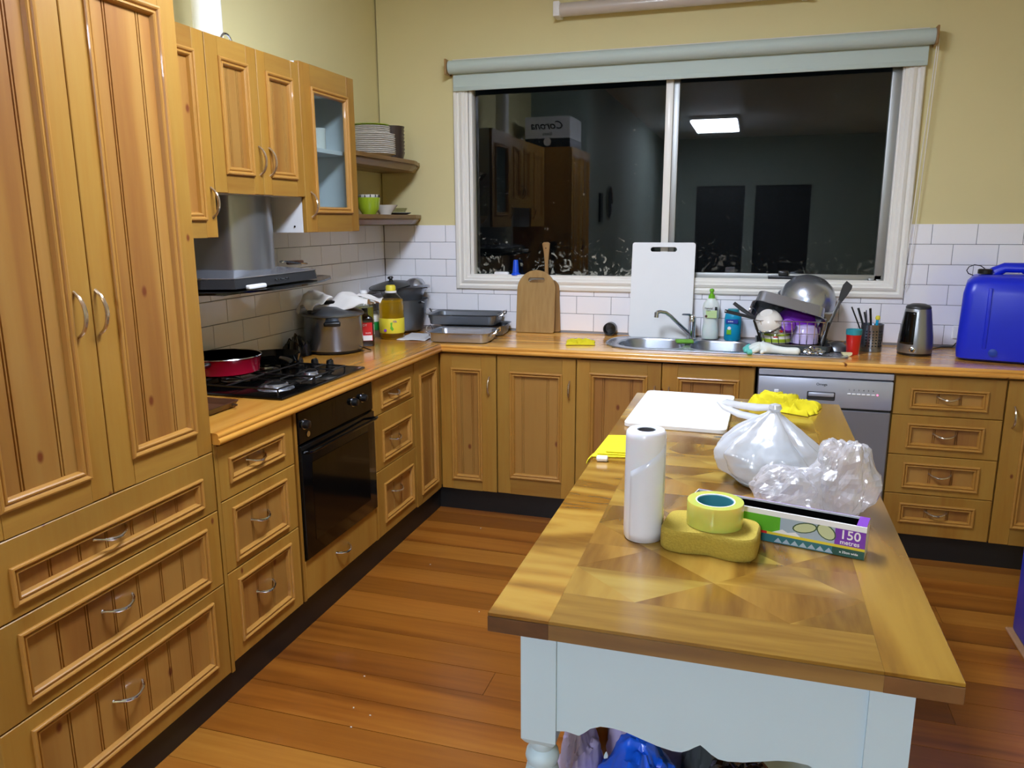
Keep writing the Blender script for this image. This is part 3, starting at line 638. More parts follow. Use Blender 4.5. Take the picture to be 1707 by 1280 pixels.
MB(XB).box(2.186,2.764,.012,.57,.10,.868).build('body','darkgrey',dw)
dwd=MB(XB).bbox(2.190,2.762,-.012,.012,.13,.690,.004,1).build('door_panel','dwd',dw)
f=MB(XB).bbox(2.190,2.762,-.018,.012,.700,.832,.005,2).build('control_fascia','dwf',dw)
MB(XB).bbox(2.190,2.762,-.016,.012,.838,.866,.003,1).build('top_trim','dwf',dw)
MB(XB).bbox(2.405,2.525,-.021,-.014,.733,.772,.003,1).build('recess_frame','darkgrey',f)
MB(XB).bbox(2.410,2.520,-.027,-.019,.750,.769,.004,2).build('pull_handle','dwf',f)
MB(XB).bbox(2.262,2.282,-.022,-.016,.758,.772,.002,1).build('power_button','wplastic',f)
for i in range(6): MB(XB).bbox(2.575+i*.020,2.590+i*.020,-.0215,-.016,.766,.772,.001,1).build('programme_button','wplastic',f)
MB(XB).lathe([(.0035,0),(.0035,.003)],T=Matrix.Rotation(rad(90),4,'X'),c=(2.700,-.018,.770),n=12).build('indicator_light','led',f)
mb=MB()
for i in range(6): textmb(mb,'%d'%(i+1),.010,basis((2.582+i*.020,-.6085,.787),(1,0,0),(0,0,1)))
textmb(mb,'Omega',.016,basis((2.465,-.6085,.806),(1,0,0),(0,0,1)))
mb.build('printed_marks','ink',f)
c=thing('drawer_unit',(2.99,-.3,.13),'wide pine unit of four drawers beside the silver dishwasher','cabinet')
carcass(XB,c,2.768,3.208,.12,.872,.57)
for z0,z1,b0,b1,hz in ((.686,.862,.716,.808,.768),(.502,.683,.534,.648,.598),(.318,.499,.347,.466,.412),(.122,.315,.182,.274,.234)):
    drawer(XB,c,2.770,3.206,z0,z1,(2.836,3.143),(b0,b1),(2.945,3.035),hz,'pineX',hmat='brassy')
c=thing('base_cupboard',(3.42,-.3,.13),'pine base cupboard at the far end of the bench under the jerrycan','cabinet')
carcass(XB,c,3.210,3.66,.12,.872,.57)
door(XB,c,3.213,3.655,.120,.862,(3.285,3.585),(.200,.800),(3.246,.655,.748),'pineX')
# benchtop with rounded double nosing; sink hole x 1.47..2.20
wt=thing('benchtop',(.3,-.3,.87),'glossy oiled timber L-shaped benchtop running along both walls','benchtop')
HZ=.91; HB=.874
mb=MB(); mb.box(.003,.585,-2.403,-.004,HB,HZ); mb.build('left_slab','topY_dim',wt)
mb=MB(); SX0,SX1,SY0,SY1=1.475,2.165,-.465,-.115
mb.box(.5852,SX0,-.585,-.004,HB,HZ).box(SX1,3.68,-.585,-.004,HB,HZ).box(SX0,SX1,-.585,SY0,HB,HZ).box(SX0,SX1,SY1,-.004,HB,HZ); mb.build('back_slab','topX_lit',wt)
NO=[(0,HZ),(.012,HZ),(.018,HZ-.002),(.0215,HZ-.007),(.022,HZ-.012),(.020,HZ-.0165),(.0205,HZ-.018),(.0245,HZ-.020),(.027,HZ-.025),(.027,HZ-.031),(.024,HZ-.036),(0,HZ-.037)]
mb=MB(); mb.loft([[(.585+a,y_,b) for a,b in NO] for y_ in (-2.403,)]+[[(.585+a,-.585-a,b) for a,b in NO]],cap0=True); mb.build('front_nosing','topY_dim',wt)
mb=MB(); mb.loft([[(.585+a,-.585-a,b) for a,b in NO]]+[[(3.68,-.585-a,b) for a,b in NO]],cap1=True); mb.build('front_nosing','topX_lit',wt)

# ------------------------------------------------ wall cabinets
UB=2.162
c=thing('wall_cabinet',(.17,-2.19,1.487),'pine wall cabinet half hidden behind the pantry with a bent steel handle','cabinet')
MB(XU).box(-2.395,-1.978,.0215,.335,1.487,UB).build('carcass','white',c)
door(XU,c,-2.395,-1.976,1.487,UB,(-2.325,-2.032),(1.545,2.095),(-1.998,1.555,1.655),'pineY')
c=thing('wall_cabinet',(.17,-1.70,1.64),'short pine wall cabinet with two doors above the range hood','cabinet')
MB(XU).box(-1.972,-1.402,.0215,.335,1.64,UB).build('carcass','white',c)
door(XU,c,-1.972,-1.6865,1.640,UB,(-1.908,-1.742),(1.705,2.098),(-1.703,1.712,1.815),'pineY')
door(XU,c,-1.6835,-1.400,1.640,UB,(-1.634,-1.452),(1.705,2.095),(-1.638,1.712,1.815),'pineY')
c=thing('glazed_wall_cabinet',(.17,-1.17,1.495),'pine wall cabinet with a glass door and white inside beside the corner shelves','cabinet')
mb=MB(XU); mb.box(-1.397,-1.380,.0215,.335,1.495,2.175).box(-.958,-.941,.0215,.335,1.495,2.175).box(-1.380,-.958,.0215,.335,1.495,1.512).box(-1.380,-.958,.0215,.335,2.158,2.175).box(-1.380,-.958,.318,.335,1.512,2.158)
mb.build('carcass','white',c)
MB(XU).box(-1.379,-.959,.035,.318,1.835,1.852).build('inner_shelf','white',c)
door(XU,c,-1.397,-.941,1.495,2.175,(-1.318,-1.005),(1.575,2.088),(-1.353,1.558,1.660),'pineY',glass=True)
MB(XU).lathe([(.004,0),(.004,.002)],T=Matrix.Rotation(rad(90),4,'Y'),c=(-1.3995,.06,1.52),n=10).build('screw_cap','black',c)
# mug behind the glass
m_=thing('mug',(.21,-1.08,1.852),'white patterned mug on the shelf behind the glass cabinet door','mug')
MB().shell([(.034,1.853),(.040,1.858),(.042,1.95)],.003,c=(.215,-1.075,0),n=24).build('cup','creamglaze',m_)
MB().tube(arc((.215,-1.034,1.935),(.215,-1.034,1.872),(.0,.028,0),9),.005,8).build('mug_handle','creamglaze',m_)
tag(MB().shell([(.032,1.853),(.038,1.858),(.041,1.945)],.003,c=(.205,-1.19,0),n=24).build('glass_tumbler','cabglass'),'clear tumbler beside the white mug in the glass cabinet','glass')
# flue pipe and steel thing on top of the cabinets
tag(MB().lathe([(.052,2.163),(.052,CEIL-.002)],c=(.17,-1.72,0),n=32).build('flue_pipe','frame'),'white round duct rising from the top of the short wall cabinet','pipe')
t=thing('steel_tongs',(.30,-1.80,2.163),'small shiny steel utensil lying on top of the short wall cabinet','utensil')
MB().tube(arc((.31,-1.84,2.168),(.31,-1.78,2.168),(0,0,.022),9),.004,8).build('loop','chrome',t)
MB().tube([(.31,-1.845,2.168),(.28,-1.70,2.168)],.004,8).build('arm','chrome',t)
# pantry-top carton, mirrored in the window
b=thing('carton_box',(.32,-2.8,2.167),'white and black cardboard carton standing on top of the pantry, visible in the window reflection','box')
MB().box(.12,.53,-3.02,-2.55,2.167,2.255).build('lower_band','black',b); MB().box(.12,.53,-3.02,-2.55,2.255,2.44).build('upper_band','cardw',b)
mb=MB(); textmb(mb,'Corona',.095,basis((.325,-2.5493,2.362),(-1,0,0),(0,0,1)),shear=.3); textmb(mb,'Extra',.040,basis((.325,-2.5493,2.292),(-1,0,0),(0,0,1)))
mb.build('printed_name','ink',b); MB().lathe([(.035,0),(.035,.0006)],T=Matrix.Rotation(rad(-90),4,'X'),c=(.325,-2.5495,2.225),n=20).build('round_emblem','creamglaze',b)
# things on the passage wall that only the reflection shows
t=thing('wall_plaque',(.55,-4.45,1.55),'round black plaque with a silver rim on the passage wall, seen in the window reflection','plaque')
TY=Matrix.Rotation(rad(90),4,'Y')
MB().lathe([(.165,0),(.165,.012),(.001,.014)],T=TY,c=(.551,-4.45,1.74),n=36).build('disc','blackg',t); MB().lathe([(.180,0),(.182,.014),(.165,.018),(.163,.0)],T=TY,c=(.551,-4.45,1.74),n=36).build('rim','chrome',t)
tag(MB().bbox(.552,.575,-3.98,-3.83,1.52,1.82,.004,1).build('wall_frame','black'),'narrow dark upright frame on the passage wall beside the round plaque','picture')
# corner shelves
def shelf(z,lab):
    s_=thing('corner_shelf',(.12,-.45,z-.05),lab,'shelf')
    pts=[(.003,-.938),(.30,-.938),(.31,-.90),(.305,-.20),(.29,-.13),(.262,-.06),(.25,-.004),(.003,-.004)]
    MB().prism(pts,z-.020,z).build('board','shelf',s_)
    mb=MB(); q=[(x-(.012 if x>.1 else 0),y_) for x,y_ in pts]; q2=[(x-(.035 if x>.1 else 0),y_) for x,y_ in pts]
    mb.loft([[(x,y_,z-.021) for x,y_ in q],[(x,y_,z-.028) for x,y_ in q],[(x,y_,z-.052) for x,y_ in q2]],smooth=False,cap1=True,cap0=True); mb.build('moulded_underside','shelf',s_)
shelf(1.868,'upper wooden corner shelf holding the plate stack'); shelf(1.574,'lower wooden corner shelf holding the green cup')
# plates
ORD=['bottom','second','third','fourth','fifth','sixth','seventh','eighth','ninth','tenth','eleventh']
PR=[(.0,0),(.065,0),(.070,.003),(.096,.012),(.117,.020),(.117,.022),(.096,.0155),(.068,.007),(.001,.006)]
pp=None
for i in range(11):
    z=1.869+i*.0098
    if i==0:
        pp=MB().lathe(PR,c=(.17,-.425,z),n=36).build('dinner_plate','creamglaze',loc=(.17,-.425,z)); tag(pp,'bottom white dinner plate of the tall plate stack on the upper corner shelf','plate','white plates stacked on the upper shelf')
    else:
        q=dup(pp,(R.uniform(-.002,.002),R.uniform(-.003,.003),i*.0098),label=ORD[i]+' white dinner plate from the bottom of the plate stack on the upper corner shelf')
z=1.869+11*.0098
PR2=[(r*.84,h) for r,h in PR]; pp=None
for i in range(4):
    if i==0: pp=MB().lathe([(r,h) for r,h in PR2],c=(.165,-.43,z),n=36).build('side_plate','creamglaze',loc=(.165,-.43,z)); tag(pp,'lowest of the smaller white plates on top of the dinner plate stack','plate','smaller white plates on the stack')
    else: dup(pp,(0,R.uniform(-.003,.003),i*.0095),label=ORD[i]+' smaller white plate above the dinner plate stack, counted upwards')
tag(MB().lathe([(r*.86,h) for r,h in PR],c=(.163,-.435,z+.038),n=36).build('green_plate','lime',loc=(.163,-.435,z+.038)),'lime green plate topping the white plate stack','plate')
BR=[(.040,0),(.058,.006),(.070,.045),(.070,.047),(.067,.045),(.055,.009),(.001,.006)]; pp=None
for i in range(8):
    if i==0: pp=MB().lathe([(1e-6,0)]+BR,c=(.175,-.205,1.869),n=30).build('dark_bowl','brownglaze',loc=(.175,-.205,1.869)); tag(pp,'bottom dark brown bowl of the nested stack beside the white plates','bowl','dark brown bowls nested on the upper shelf')
    else: dup(pp,(R.uniform(-.001,.001),R.uniform(-.001,.001),i*.0195),label=ORD[i]+' dark brown bowl from the bottom of the nested bowl stack')
def cloth(name,mat,cx,cy,z,w_,d,h,seed,rot=0,n=26,freq=9,shape=1.0,edge=.25):
    mb=MB(Matrix.Translation((cx,cy,z))@Matrix.Rotation(rot,4,'Z'))
    def top(u,v):
        x=(u-.5); y_=(v-.5); a=math.atan2(y_,x); rr=max(abs(x),abs(y_))*2
        wob=1+edge*noise.noise(Vector((math.cos(a)*1.5+seed,math.sin(a)*1.5,seed)))
        f=max(0,1-rr**2.6)**.5
        wx=x*freq*.30+.8*noise.noise(Vector((x*2+seed,y_*2,1.5))); wy=y_*freq*.30+.8*noise.noise(Vector((x*2,y_*2+seed,7.5)))
        rg=1-abs(noise.noise(Vector((wx+seed,wy*1.6+seed,seed*2))))*2.2
        hh=.002+h*f*max(0,.10+.85*rg+.35*noise.noise(Vector((x*3+seed,y_*3,seed))))
        return (x*w_*wob,y_*d*wob,max(hh,.0018 if rr<.98 else .0))
    mb.grid(top,n,n); 
    mb.grid(lambda u,v:(top(u,v)[0],top(u,v)[1],0),n,n)
    return mb.build(name,mat)
tag(cloth('cleaning_cloth','periwinkle',.185,-.058,1.868,.085,.095,.018,3.1),'blue violet cloth beside the dark bowls at the end of the upper shelf','cloth')
# lower shelf
tag(MB().lathe([(1e-6,1.575),(.036,1.575),(.038,1.581),(.054,1.605),(.062,1.66),(.059,1.66),(.050,1.61),(1e-6,1.60)],c=(.20,-.565,0),n=30).build('green_cup','lime',loc=(.20,-.565,1.575)),'lime green cup on the lower corner shelf','cup')
t=thing('spotted_cup',(.20,-.565,1.615),'white cup with dark spots nested inside the lime green cup','cup')
MB().lathe([(1e-6,1.612),(.03,1.612),(.057,1.675),(.054,1.675),(.028,1.616),(1e-6,1.616)],c=(.20,-.565,0),n=30).build('cup_body','creamglaze',t)
for a in range(-3,4): MB().lathe([(.006,0),(.006,.0008)],T=Matrix.Rotation(rad(90),4,'Y').to_4x4(),c=(.2+.0562*math.cos(a*.5-.9),-.565+.0562*math.sin(a*.5-.9),1.668),n=10).build('spot','ink',t)
tag(MB().lathe([(1e-6,1.575),(.032,1.575),(.035,1.582),(.066,1.622),(.069,1.626),(.064,1.624),(.033,1.588),(1e-6,1.586)],c=(.20,-.375,0),n=30).build('white_bowl','creamglaze',loc=(.20,-.375,1.575)),'small white bowl between the green cup and the grey dishes','bowl')
tag(MB().lathe([(1e-6,1.575),(.05,1.575),(.075,1.584),(.075,1.587),(.05,1.580),(1e-6,1.580)],c=(.19,-.195,0),n=30).build('grey_saucer','core',loc=(.19,-.195,1.575)),'dark grey saucer under the pale dish on the lower shelf','saucer')
tag(MB().lathe([(1e-6,1.588),(.045,1.588),(.058,1.612),(.055,1.612),(.042,1.592),(1e-6,1.592)],c=(.19,-.20,0),n=30).build('pale_dish','pet',loc=(.19,-.20,1.588)),'pale clear dish stacked on the grey saucer','dish')
# ------------------------------------------------ range hood
h=thing('range_hood',(.16,-1.6,1.285),'stainless range hood with a curved chimney and a smoked glass wing over the hob','hood')
cp=[(.002,-1.760)]+[(.19+.085*math.cos(a),-1.615+.145*math.sin(a)) for a in [rad(-90+180*i/14) for i in range(15)]]+[(.002,-1.470)]
MB().loft([[(x,y_,z) for x,y_ in cp] for z in (1.345,1.70)],cap0=True,cap1=True).build('chimney','steelZ',h)
mb=MB(); lo=[(.002,-1.92),(.20,-1.92),(.318,-1.875),(.326,-1.60),(.318,-1.31),(.300,-1.275),(.002,-1.275)]; hi=[(.002,-1.915),(.20,-1.915),(.311,-1.872),(.319,-1.60),(.311,-1.313),(.295,-1.280),(.002,-1.280)]; cr=[(.002,-1.79),(.16,-1.79),(.235,-1.765),(.268,-1.60),(.235,-1.47),(.16,-1.455),(.002,-1.455)]
mb.loft([[(x,y_,1.297) for x,y_ in lo],[(x,y_,1.331) for x,y_ in hi]],smooth=False,cap0=True); mb.build('canopy_body','darkgrey',h)
mb=MB(); mb.loft([[(x,y_,1.3312) for x,y_ in hi],[(x+.003 if x>.1 else x,y_,1.334) for x,y_ in hi],[(x,y_,1.337) for x,y_ in hi],[(x,y_,1.358) for x,y_ in cr]],smooth=False,cap1=True); mb.build('canopy_top','steel',h)
gp=[(.002,-2.06),(.20,-2.06),(.335,-1.965)]+[(.345+.058*math.sin(math.pi*i/12),-1.95+.66*i/12) for i in range(13)]+[(.30,-1.16),(.24,-1.06),(.10,-1.0),(.002,-.99)]
mb=MB(); mb.prism(gp,1.284,1.292); mb.build('glass_wing','hoodglass',h)
MB().bbox(.06,.25,-1.86,-1.34,1.268,1.284,.004,1).build('filter_tray','steel',h)
mb=MB()
for i in range(6): mb.lathe([(.0045,0),(.0045,.003)],T=Matrix.Rotation(rad(65),4,'Y'),c=(.3225,-1.63+i*.018,1.314),n=10)
mb.build('push_buttons','chrome',h)
t=thing('paring_knife',(.30,-1.75,1.294),'white handled paring knife lying on the glass wing of the hood','knife')
MB(basis((.345,-1.84,1.300),(-.05,1,0),(-1,-.05,0))).bbox(0,.115,-.011,.011,-.008,.010,.006,3).build('knife_handle','wplastic',t)
MB(basis((.34,-1.725,1.300),(-.05,1,0),(-1,-.05,0))).prism([(0,-.009),(.07,-.006),(.085,.004),(0,.009)],-.001,.001).build('blade','chrome',t)
t=thing('tin_opener',(.22,-1.34,1.352),'dark handled tin opener lying on top of the hood beside the chimney','utensil')
MB(basis((.235,-1.40,1.368),(.03,1,-.02),(-1,.03,0))).bbox(0,.11,-.010,.010,-.008,.009,.006,3).build('dark_grip','darkwood',t)
MB().tube([(.24,-1.455,1.378),(.245,-1.41,1.374),(.25,-1.27,1.358)],.0035,8).build('steel_arm','chrome',t)
MB().lathe([(.012,0),(.012,.006),(.006,.008)],c=(.235,-1.44,1.372),n=16).build('steel_wheel','chrome',t)

# ------------------------------------------------ hob
h=thing('gas_hob',(.295,-1.65,.91),'black enamel four burner gas hob set in the bench beside the pantry','hob')
MB().bbox(.045,.545,-1.965,-1.330,.9105,.922,.005,2).build('hob_plate','blackg',h)
def burner(x,y_,r):
    b=MB().lathe([(r*1.5,.922),(r*1.45,.926),(r*1.1,.928),(r*1.0,.934),(r*.98,.942),(r*.8,.944)],c=(x,y_,0),n=28).build('burner_ring','steel',h)
    MB().lathe([(r*.86,.943),(r*.86,.948),(r*.7,.951),(1e-6,.951)],c=(x,y_,0),n=24).build('burner_cap','black',b)
for x,y_,r in ((.43,-1.83,.046),(.43,-1.585,.030),(.17,-1.74,.030),(.18,-1.53,.040)): burner(x,y_,r)
def trivet(y0,y1):
    mb=MB(); z=.952; r=.0036
    for x in (.075,.515): mb.tube([(x,y0,z-.006),(x,y1,z-.006)],r,6)
    for yy in (y0,y1): mb.tube([(.075,yy,z-.006),(.515,yy,z-.006)],r,6)
    mb.tube([(.295,y0,z-.006),(.295,y1,z-.006)],r,6)
    ym=(y0+y1)/2
    for cx in (.18,.43):
        for dx,dy in ((1,0),(-1,0),(0,1),(0,-1)):
            mb.tube([(cx+dx*.105,ym+dy*(y1-y0)/2,z-.006),(cx+dx*.085,ym+dy*.09,z),(cx+dx*.022,ym+dy*.022,z)],.0034,6)
    for x in (.075,.515):
        for yy in (y0,y1): mb.tube([(x,yy,z-.006),(x,yy,.922)],r,6)
    mb.build('pan_support','black',h)
trivet(-1.945,-1.705); trivet(-1.695,-1.455)
for x in (.10,.18,.255,.33,.405): 
    k=MB().lathe([(.019,.922),(.019,.926),(.017,.930),(.015,.950),(.013,.952),(1e-6,.952)],c=(x,-1.385,0),n=20).build('control_knob','black',h)
    MB().bbox(x-.003,x+.003,-1.399,-1.371,.951,.957,.001,1).build('knob_grip','black',k)
t=thing('red_frying_pan',(.14,-1.745,.968),'red enamel frying pan with a black inside on the back of the hob','pan')
MB().lathe([(1e-6,.956),(.115,.956),(.130,.964),(.140,1.022),(.142,1.024)],c=(.155,-1.76,0),n=44).build('pan_body','panred',t)
MB().lathe([(.141,1.024),(.136,1.022),(.126,.968),(.112,.961),(1e-6,.961)],c=(.155,-1.76,0),n=44).build('pan_inside','nonstick',t)
MB().lathe([(.139,1.0235),(.1435,1.0245),(.1415,1.0275),(.1385,1.0255),(.139,1.0235)],c=(.155,-1.76,0),n=44).build('steel_rim','chrome',t)
MB().tube([(.19,-1.90,1.012),(.22,-1.96,1.02),(.27,-2.10,1.03)],[.010,.012,.013],10).build('pan_handle','black',t)
t=thing('black_skillet',(.205,-1.52,.968),'small shallow black skillet on the rear burner by the red pan','pan')
MB().lathe([(1e-6,.956),(.090,.956),(.104,.962),(.112,.992),(.110,.993),(.100,.966),(.090,.960),(1e-6,.960)],c=(.205,-1.505,0),n=40).build('skillet_body','blackg',t)
MB().tube([(.285,-1.575,.990),(.35,-1.635,.998),(.41,-1.69,1.001)],[.008,.010,.010],8,flat=.6).build('skillet_handle','black',t)
t=thing('wooden_tray',(.40,-2.17,.91),'small dark wooden tray poking out from the pantry side','tray')
MB().loft([[(x,y_,.912) for x,y_ in rrect(.30,.44,-2.30,-2.09,.015)],[(x,y_,.935) for x,y_ in rrect(.285,.455,-2.315,-2.078,.02)],[(x,y_,.935) for x,y_ in rrect(.291,.449,-2.309,-2.084,.018)],[(x,y_,.917) for x,y_ in rrect(.306,.434,-2.294,-2.096,.013)]],cap0=True,cap1=True,smooth=False).build('tray_body','darkwood',t)
MB().tube([(.44,-2.12,.925),(.466,-2.115,.925)],.004,6).build('tray_grip','darkwood',t)

# ------------------------------------------------ cooker group
PCX,PCY=.170,-.935
t=thing('pressure_cooker',(PCX,PCY,.91),'tall steel pressure cooker with black lid fittings by the tiled wall','pot')
MB().lathe([(1e-6,.911),(.125,.911),(.138,.915),(.139,.928)],c=(PCX,PCY,0),n=44).build('black_base','black',t)
MB().lathe([(.139,.926),(.1425,.932),(.143,1.085),(.147,1.092)],c=(PCX,PCY,0),n=56).build('pot_body','steelH',t)
MB().lathe([(.147,1.090),(.152,1.094),(.152,1.102),(.146,1.108),(.12,1.120),(.06,1.135),(1e-6,1.138)],c=(PCX,PCY,0),n=44).build('lid','steelD',t)
d1=Vector((math.cos(rad(-62)),math.sin(rad(-62)),0)); s1=Vector((-d1.y,d1.x,0))
c0=Vector((PCX,PCY,1.062))+d1*.145
MB(basis(c0,s1,d1)).bbox(-.040,.040,-.004,.022,-.011,.011,.008,3).build('side_handle','black',t)
MB().bbox(PCX-.03,PCX+.03,PCY-.03,PCY+.03,1.136,1.162,.008,2).build('lid_handle','black',t)
MB(basis((PCX,PCY,1.118),(-.2,-1,0),(1,-.2,0))).bbox(.06,.165,-.014,.014,-.008,.010,.006,2).build('long_handle','black',t)
MB().lathe([(.011,1.115),(.011,1.140),(.007,1.147)],c=(PCX-.05,PCY-.12,0),n=14).build('valve','chrome',t)
# crumpled papers on its lid
def sheet(name,mat,c,ax,ay,w_,d,crum,seed,droop=.0,n=24):
    X=basis(c,ax,ay); mb=MB(X)
    mb.grid(lambda u,v:((u-.5)*w_,(v-.5)*d,crum*(noise.noise(Vector((u*1.9+seed,v*1.9,seed)))*1.5+.28*noise.noise(Vector((u*5+seed,v*5,seed*3))))-droop*((u-.5)**2+(v-.5)**2)*4),n,n)
    o=mb.build(name,mat); md=o.modifiers.new('t','SOLIDIFY'); md.thickness=.0012; return o
tag(sheet('crumpled_paper','paper',(.19,-.90,1.178),(1,.35,.10),(-.35,1,.12),.30,.23,.045,1.7,.035),'crumpled white paper sheet spread over the pressure cooker lid','paper')
tag(sheet('paper_bag','paper',(.11,-1.01,1.165),(.9,-.4,-.25),(.35,.8,.45),.15,.14,.045,5.3,.01),'folded pale paper bag on the cooker lid nearest the hob','paper')
tag(sheet('paper_leaflet','paper',(.30,-.80,1.166),(1,.25,-.28),(-.2,1,.1),.13,.10,.02,9.1),'flat paper leaflet overhanging the bottles beside the cooker','paper')
tag(cloth('dark_cloth','blackb',.075,-1.135,.91,.10,.10,.10,4.4),'dark cloth bundled against the tiles behind the pressure cooker','cloth')
t=thing('spoon_rest',(.26,-.985,.91),'small dark folded corkscrew lying beside the pressure cooker','utensil')
t['label']='small dark wire utensil lying on the bench beside the pressure cooker'; t.name='wire_utensil'
MB().tube([(.25,-.90,.915),(.30,-.88,.925),(.345,-.885,.914)],.003,6).build('wire','black',t); MB().tube([(.27,-.91,.915),(.33,-.93,.916)],.003,6).build('wire','black',t)
# dark sauce bottle
t=thing('sauce_bottle',(.245,-.745,.91),'dark square sauce bottle with a red and white label','bottle')
SX=basis((.245,-.745,.911),(.86,.5,0),(-.5,.86,0))
mb=MB(SX); L=lambda a,b,z:[(x,y_,z) for x,y_ in rrect(-a,a,-b,b,min(a,b)*.35)]
mb.loft([L(.040,.024,0),L(.042,.026,.004),L(.042,.026,.130),L(.036,.022,.146),L(.016,.014,.160),L(.014,.0139,.176)],cap0=True,cap1=True).build('bottle_body','sauce',t)
MB(SX).lathe([(.016,.174),(.016,.192),(.014,.194),(1e-6,.194)],n=18).build('cap','black',t)
lb=MB(SX).bbox(-.034,.034,-.0275,-.0262,.028,.122,.0004,1).build('red_label','label_r',t)
MB(SX).box(-.032,.032,-.0282,-.0276,.030,.056).build('white_panel','whiteink',lb)
mb=MB(); textmb(mb,'SOY',.016,SX@basis((-.008,-.0283,.108),(1,0,0),(0,0,1))); textmb(mb,'SAUCE',.009,SX@basis((.012,-.0283,.068),(1,0,0),(0,0,1))); mb.build('lettering','whiteink',lb)
# bottles
def oilbottle(name,cx,cy,label,mat,capm,fill,H=.27,r=.044,lab='label_y'):
    t=thing(name,(cx,cy,.91),label,'bottle')
    k=H/.30
    out=[(1e-6,.911),(r*.86,.911),(r,.918),(r,.95),(r*.955,.957),(r,.964),(r,.91+.185*k),(r*.96,.91+.20*k),(r*.88,.91+.222*k),(r*.5,.91+.250*k),(r*.34,.91+.262*k),(r*.32,.91+.275*k)]
    MB().lathe(out,c=(cx,cy,0),n=32).build('bottle_wall','pet',t)
    fz=.91+fill*k; inn=[(max(a-.0018,1e-6),b+.0015) for a,b in out if b<fz]; inn.append((inn[-1][0],fz)); inn.append((1e-6,fz))
    MB().lathe(inn,c=(cx,cy,0),n=32).build('contents',mat,t)
    MB().lathe([(r*.40,.91+.266*k),(r*.40,.91+.288*k),(r*.32,.91+.296*k),(1e-6,.91+.296*k)],c=(cx,cy,0),n=20).build('cap',capm,t)
    MB().lathe([(r*.46,.91+.255*k),(r*.46,.91+.265*k)],c=(cx,cy,0),n=20).build('neck_ring','wplastic',t)
    lb=MB().lathe([(r+.0006,.945),(r+.0010,.946),(r+.0010,1.024),(r+.0006,1.025)],c=(cx,cy,0),n=40).build('label_sleeve',lab,t)
    return t,lb
t,lb=oilbottle('oil_bottle',.262,-.47,'large bottle of yellow cooking oil with a yellow cap','oil','label_y',.218,H=.295,r=.068)
def onlabel(cx,cy,r,ang,z):
    d=Vector((math.cos(rad(ang)),math.sin(rad(ang)),0)); return basis((cx+d.x*r,cy+d.y*r,z),(-d.y,d.x,0),(0,0,1))
X=onlabel(.262,-.47,.0695,-66,.985)
MB(X).prism([(-.006,.018),(.006,.022),(.003,.0),(.012,-.016),(.004,-.026),(-.008,-.012),(-.004,.002)],-.0004,.0008).build('corn_print','greenprint',lb)
mb=MB(); textmb(mb,'OIL',.014,X@Matrix.Translation((.020,.025,.001))); mb.lathe([(.008,0),(.008,.0008)],c=tuple(X@Vector((-.034,-.022,.0))),T=X.to_3x3().to_4x4(),n=12); mb.build('violet_mark','violet',lb)
t,lb=oilbottle('oil_bottle',.165,-.60,'clear ribbed bottle of pale oil with a white cap behind the sauce bottle','oil2','wplastic',.20,H=.275,r=.050,lab='pet')
MB(onlabel(.165,-.60,.0512,-50,.985)).bbox(.012,.040,-.035,.02,-.006,-.0005,.001,1).build('white_label','wplastic',lb)
t=thing('green_label_bottle',(.19,-.44,.91),'pale bottle with a green label squeezed behind the yellow oil','bottle')
MB().lathe([(1e-6,.911),(.036,.911),(.038,.918),(.038,1.05),(.018,1.085),(.016,1.10)],c=(.135,-.44,0),n=24).build('bottle_wall','pet',t); MB().lathe([(.0385,.95),(.0388,.951),(.0388,.995),(.0385,.996)],c=(.135,-.44,0),n=28).build('green_label','label_g',t); MB().lathe([(.0385,.997),(.0388,.998),(.0388,1.03),(.0385,1.031)],c=(.135,-.44,0),n=28).build('white_label','whiteink',t); MB().lathe([(.018,1.095),(.018,1.115),(1e-6,1.116)],c=(.135,-.44,0),n=16).build('cap','wplastic',t)
# pots in the corner
t=thing('corner_stock_pot',(.175,-.21,.91),'deep dark steel pot in the corner behind the yellow oil bottle','pot')
MB().shell([(.090,.911),(.112,.925),(.130,1.02),(.145,1.098),(.150,1.101)],.003,c=(.20,-.185,0),n=44).build('pot_body','steelD',t)
MB().tube([(.325,-.245,1.085),(.352,-.258,1.09),(.362,-.252,1.088)],.006,8).build('pot_handle','black',t)
t=thing('steel_colander',(.20,-.185,1.10),'steel colander resting inside the corner pot','colander')
MB().shell([(.060,1.060),(.105,1.085),(.128,1.140),(.158,1.170),(.162,1.172)],.002,c=(.20,-.185,0),n=44).build('colander_body','steel',t)
MB().tube([(.345,-.245,1.168),(.39,-.265,1.175),(.395,-.245,1.175),(.352,-.222,1.168)],.004,8).build('loop_handle','chrome',t)
t=thing('lidded_saucepan',(.10,-.33,1.10),'black rimmed steel pan lid propped across the colander','lid'); 
X=basis((.155,-.235,1.176),(1,.25,.10),(-.2,1,.12))
MB(X).lathe([(.125,-.004),(.128,0),(.125,.003),(.10,.012),(.05,.024),(1e-6,.027)],n=44).build('lid_dome','steelD',t); MB(X).lathe([(.129,-.004),(.131,0),(.129,.004),(.126,.003),(.126,-.003),(.129,-.004)],n=44).build('black_rim','black',t)
MB(X).lathe([(.012,.026),(.010,.038),(.018,.046),(.014,.054),(1e-6,.056)],n=18).build('lid_knob','black',t)
t.name='pan_lid'
t=thing('steel_mixing_bowl',(.30,-.19,1.175),'small steel bowl upside down on the colander rim','bowl')
MB(basis((.285,-.20,1.178),(1,.1,.15),(-.1,1,0))).lathe([(.062,0),(.060,.004),(.048,.030),(.025,.042),(1e-6,.044)],n=32).build('bowl_body','steel',t)
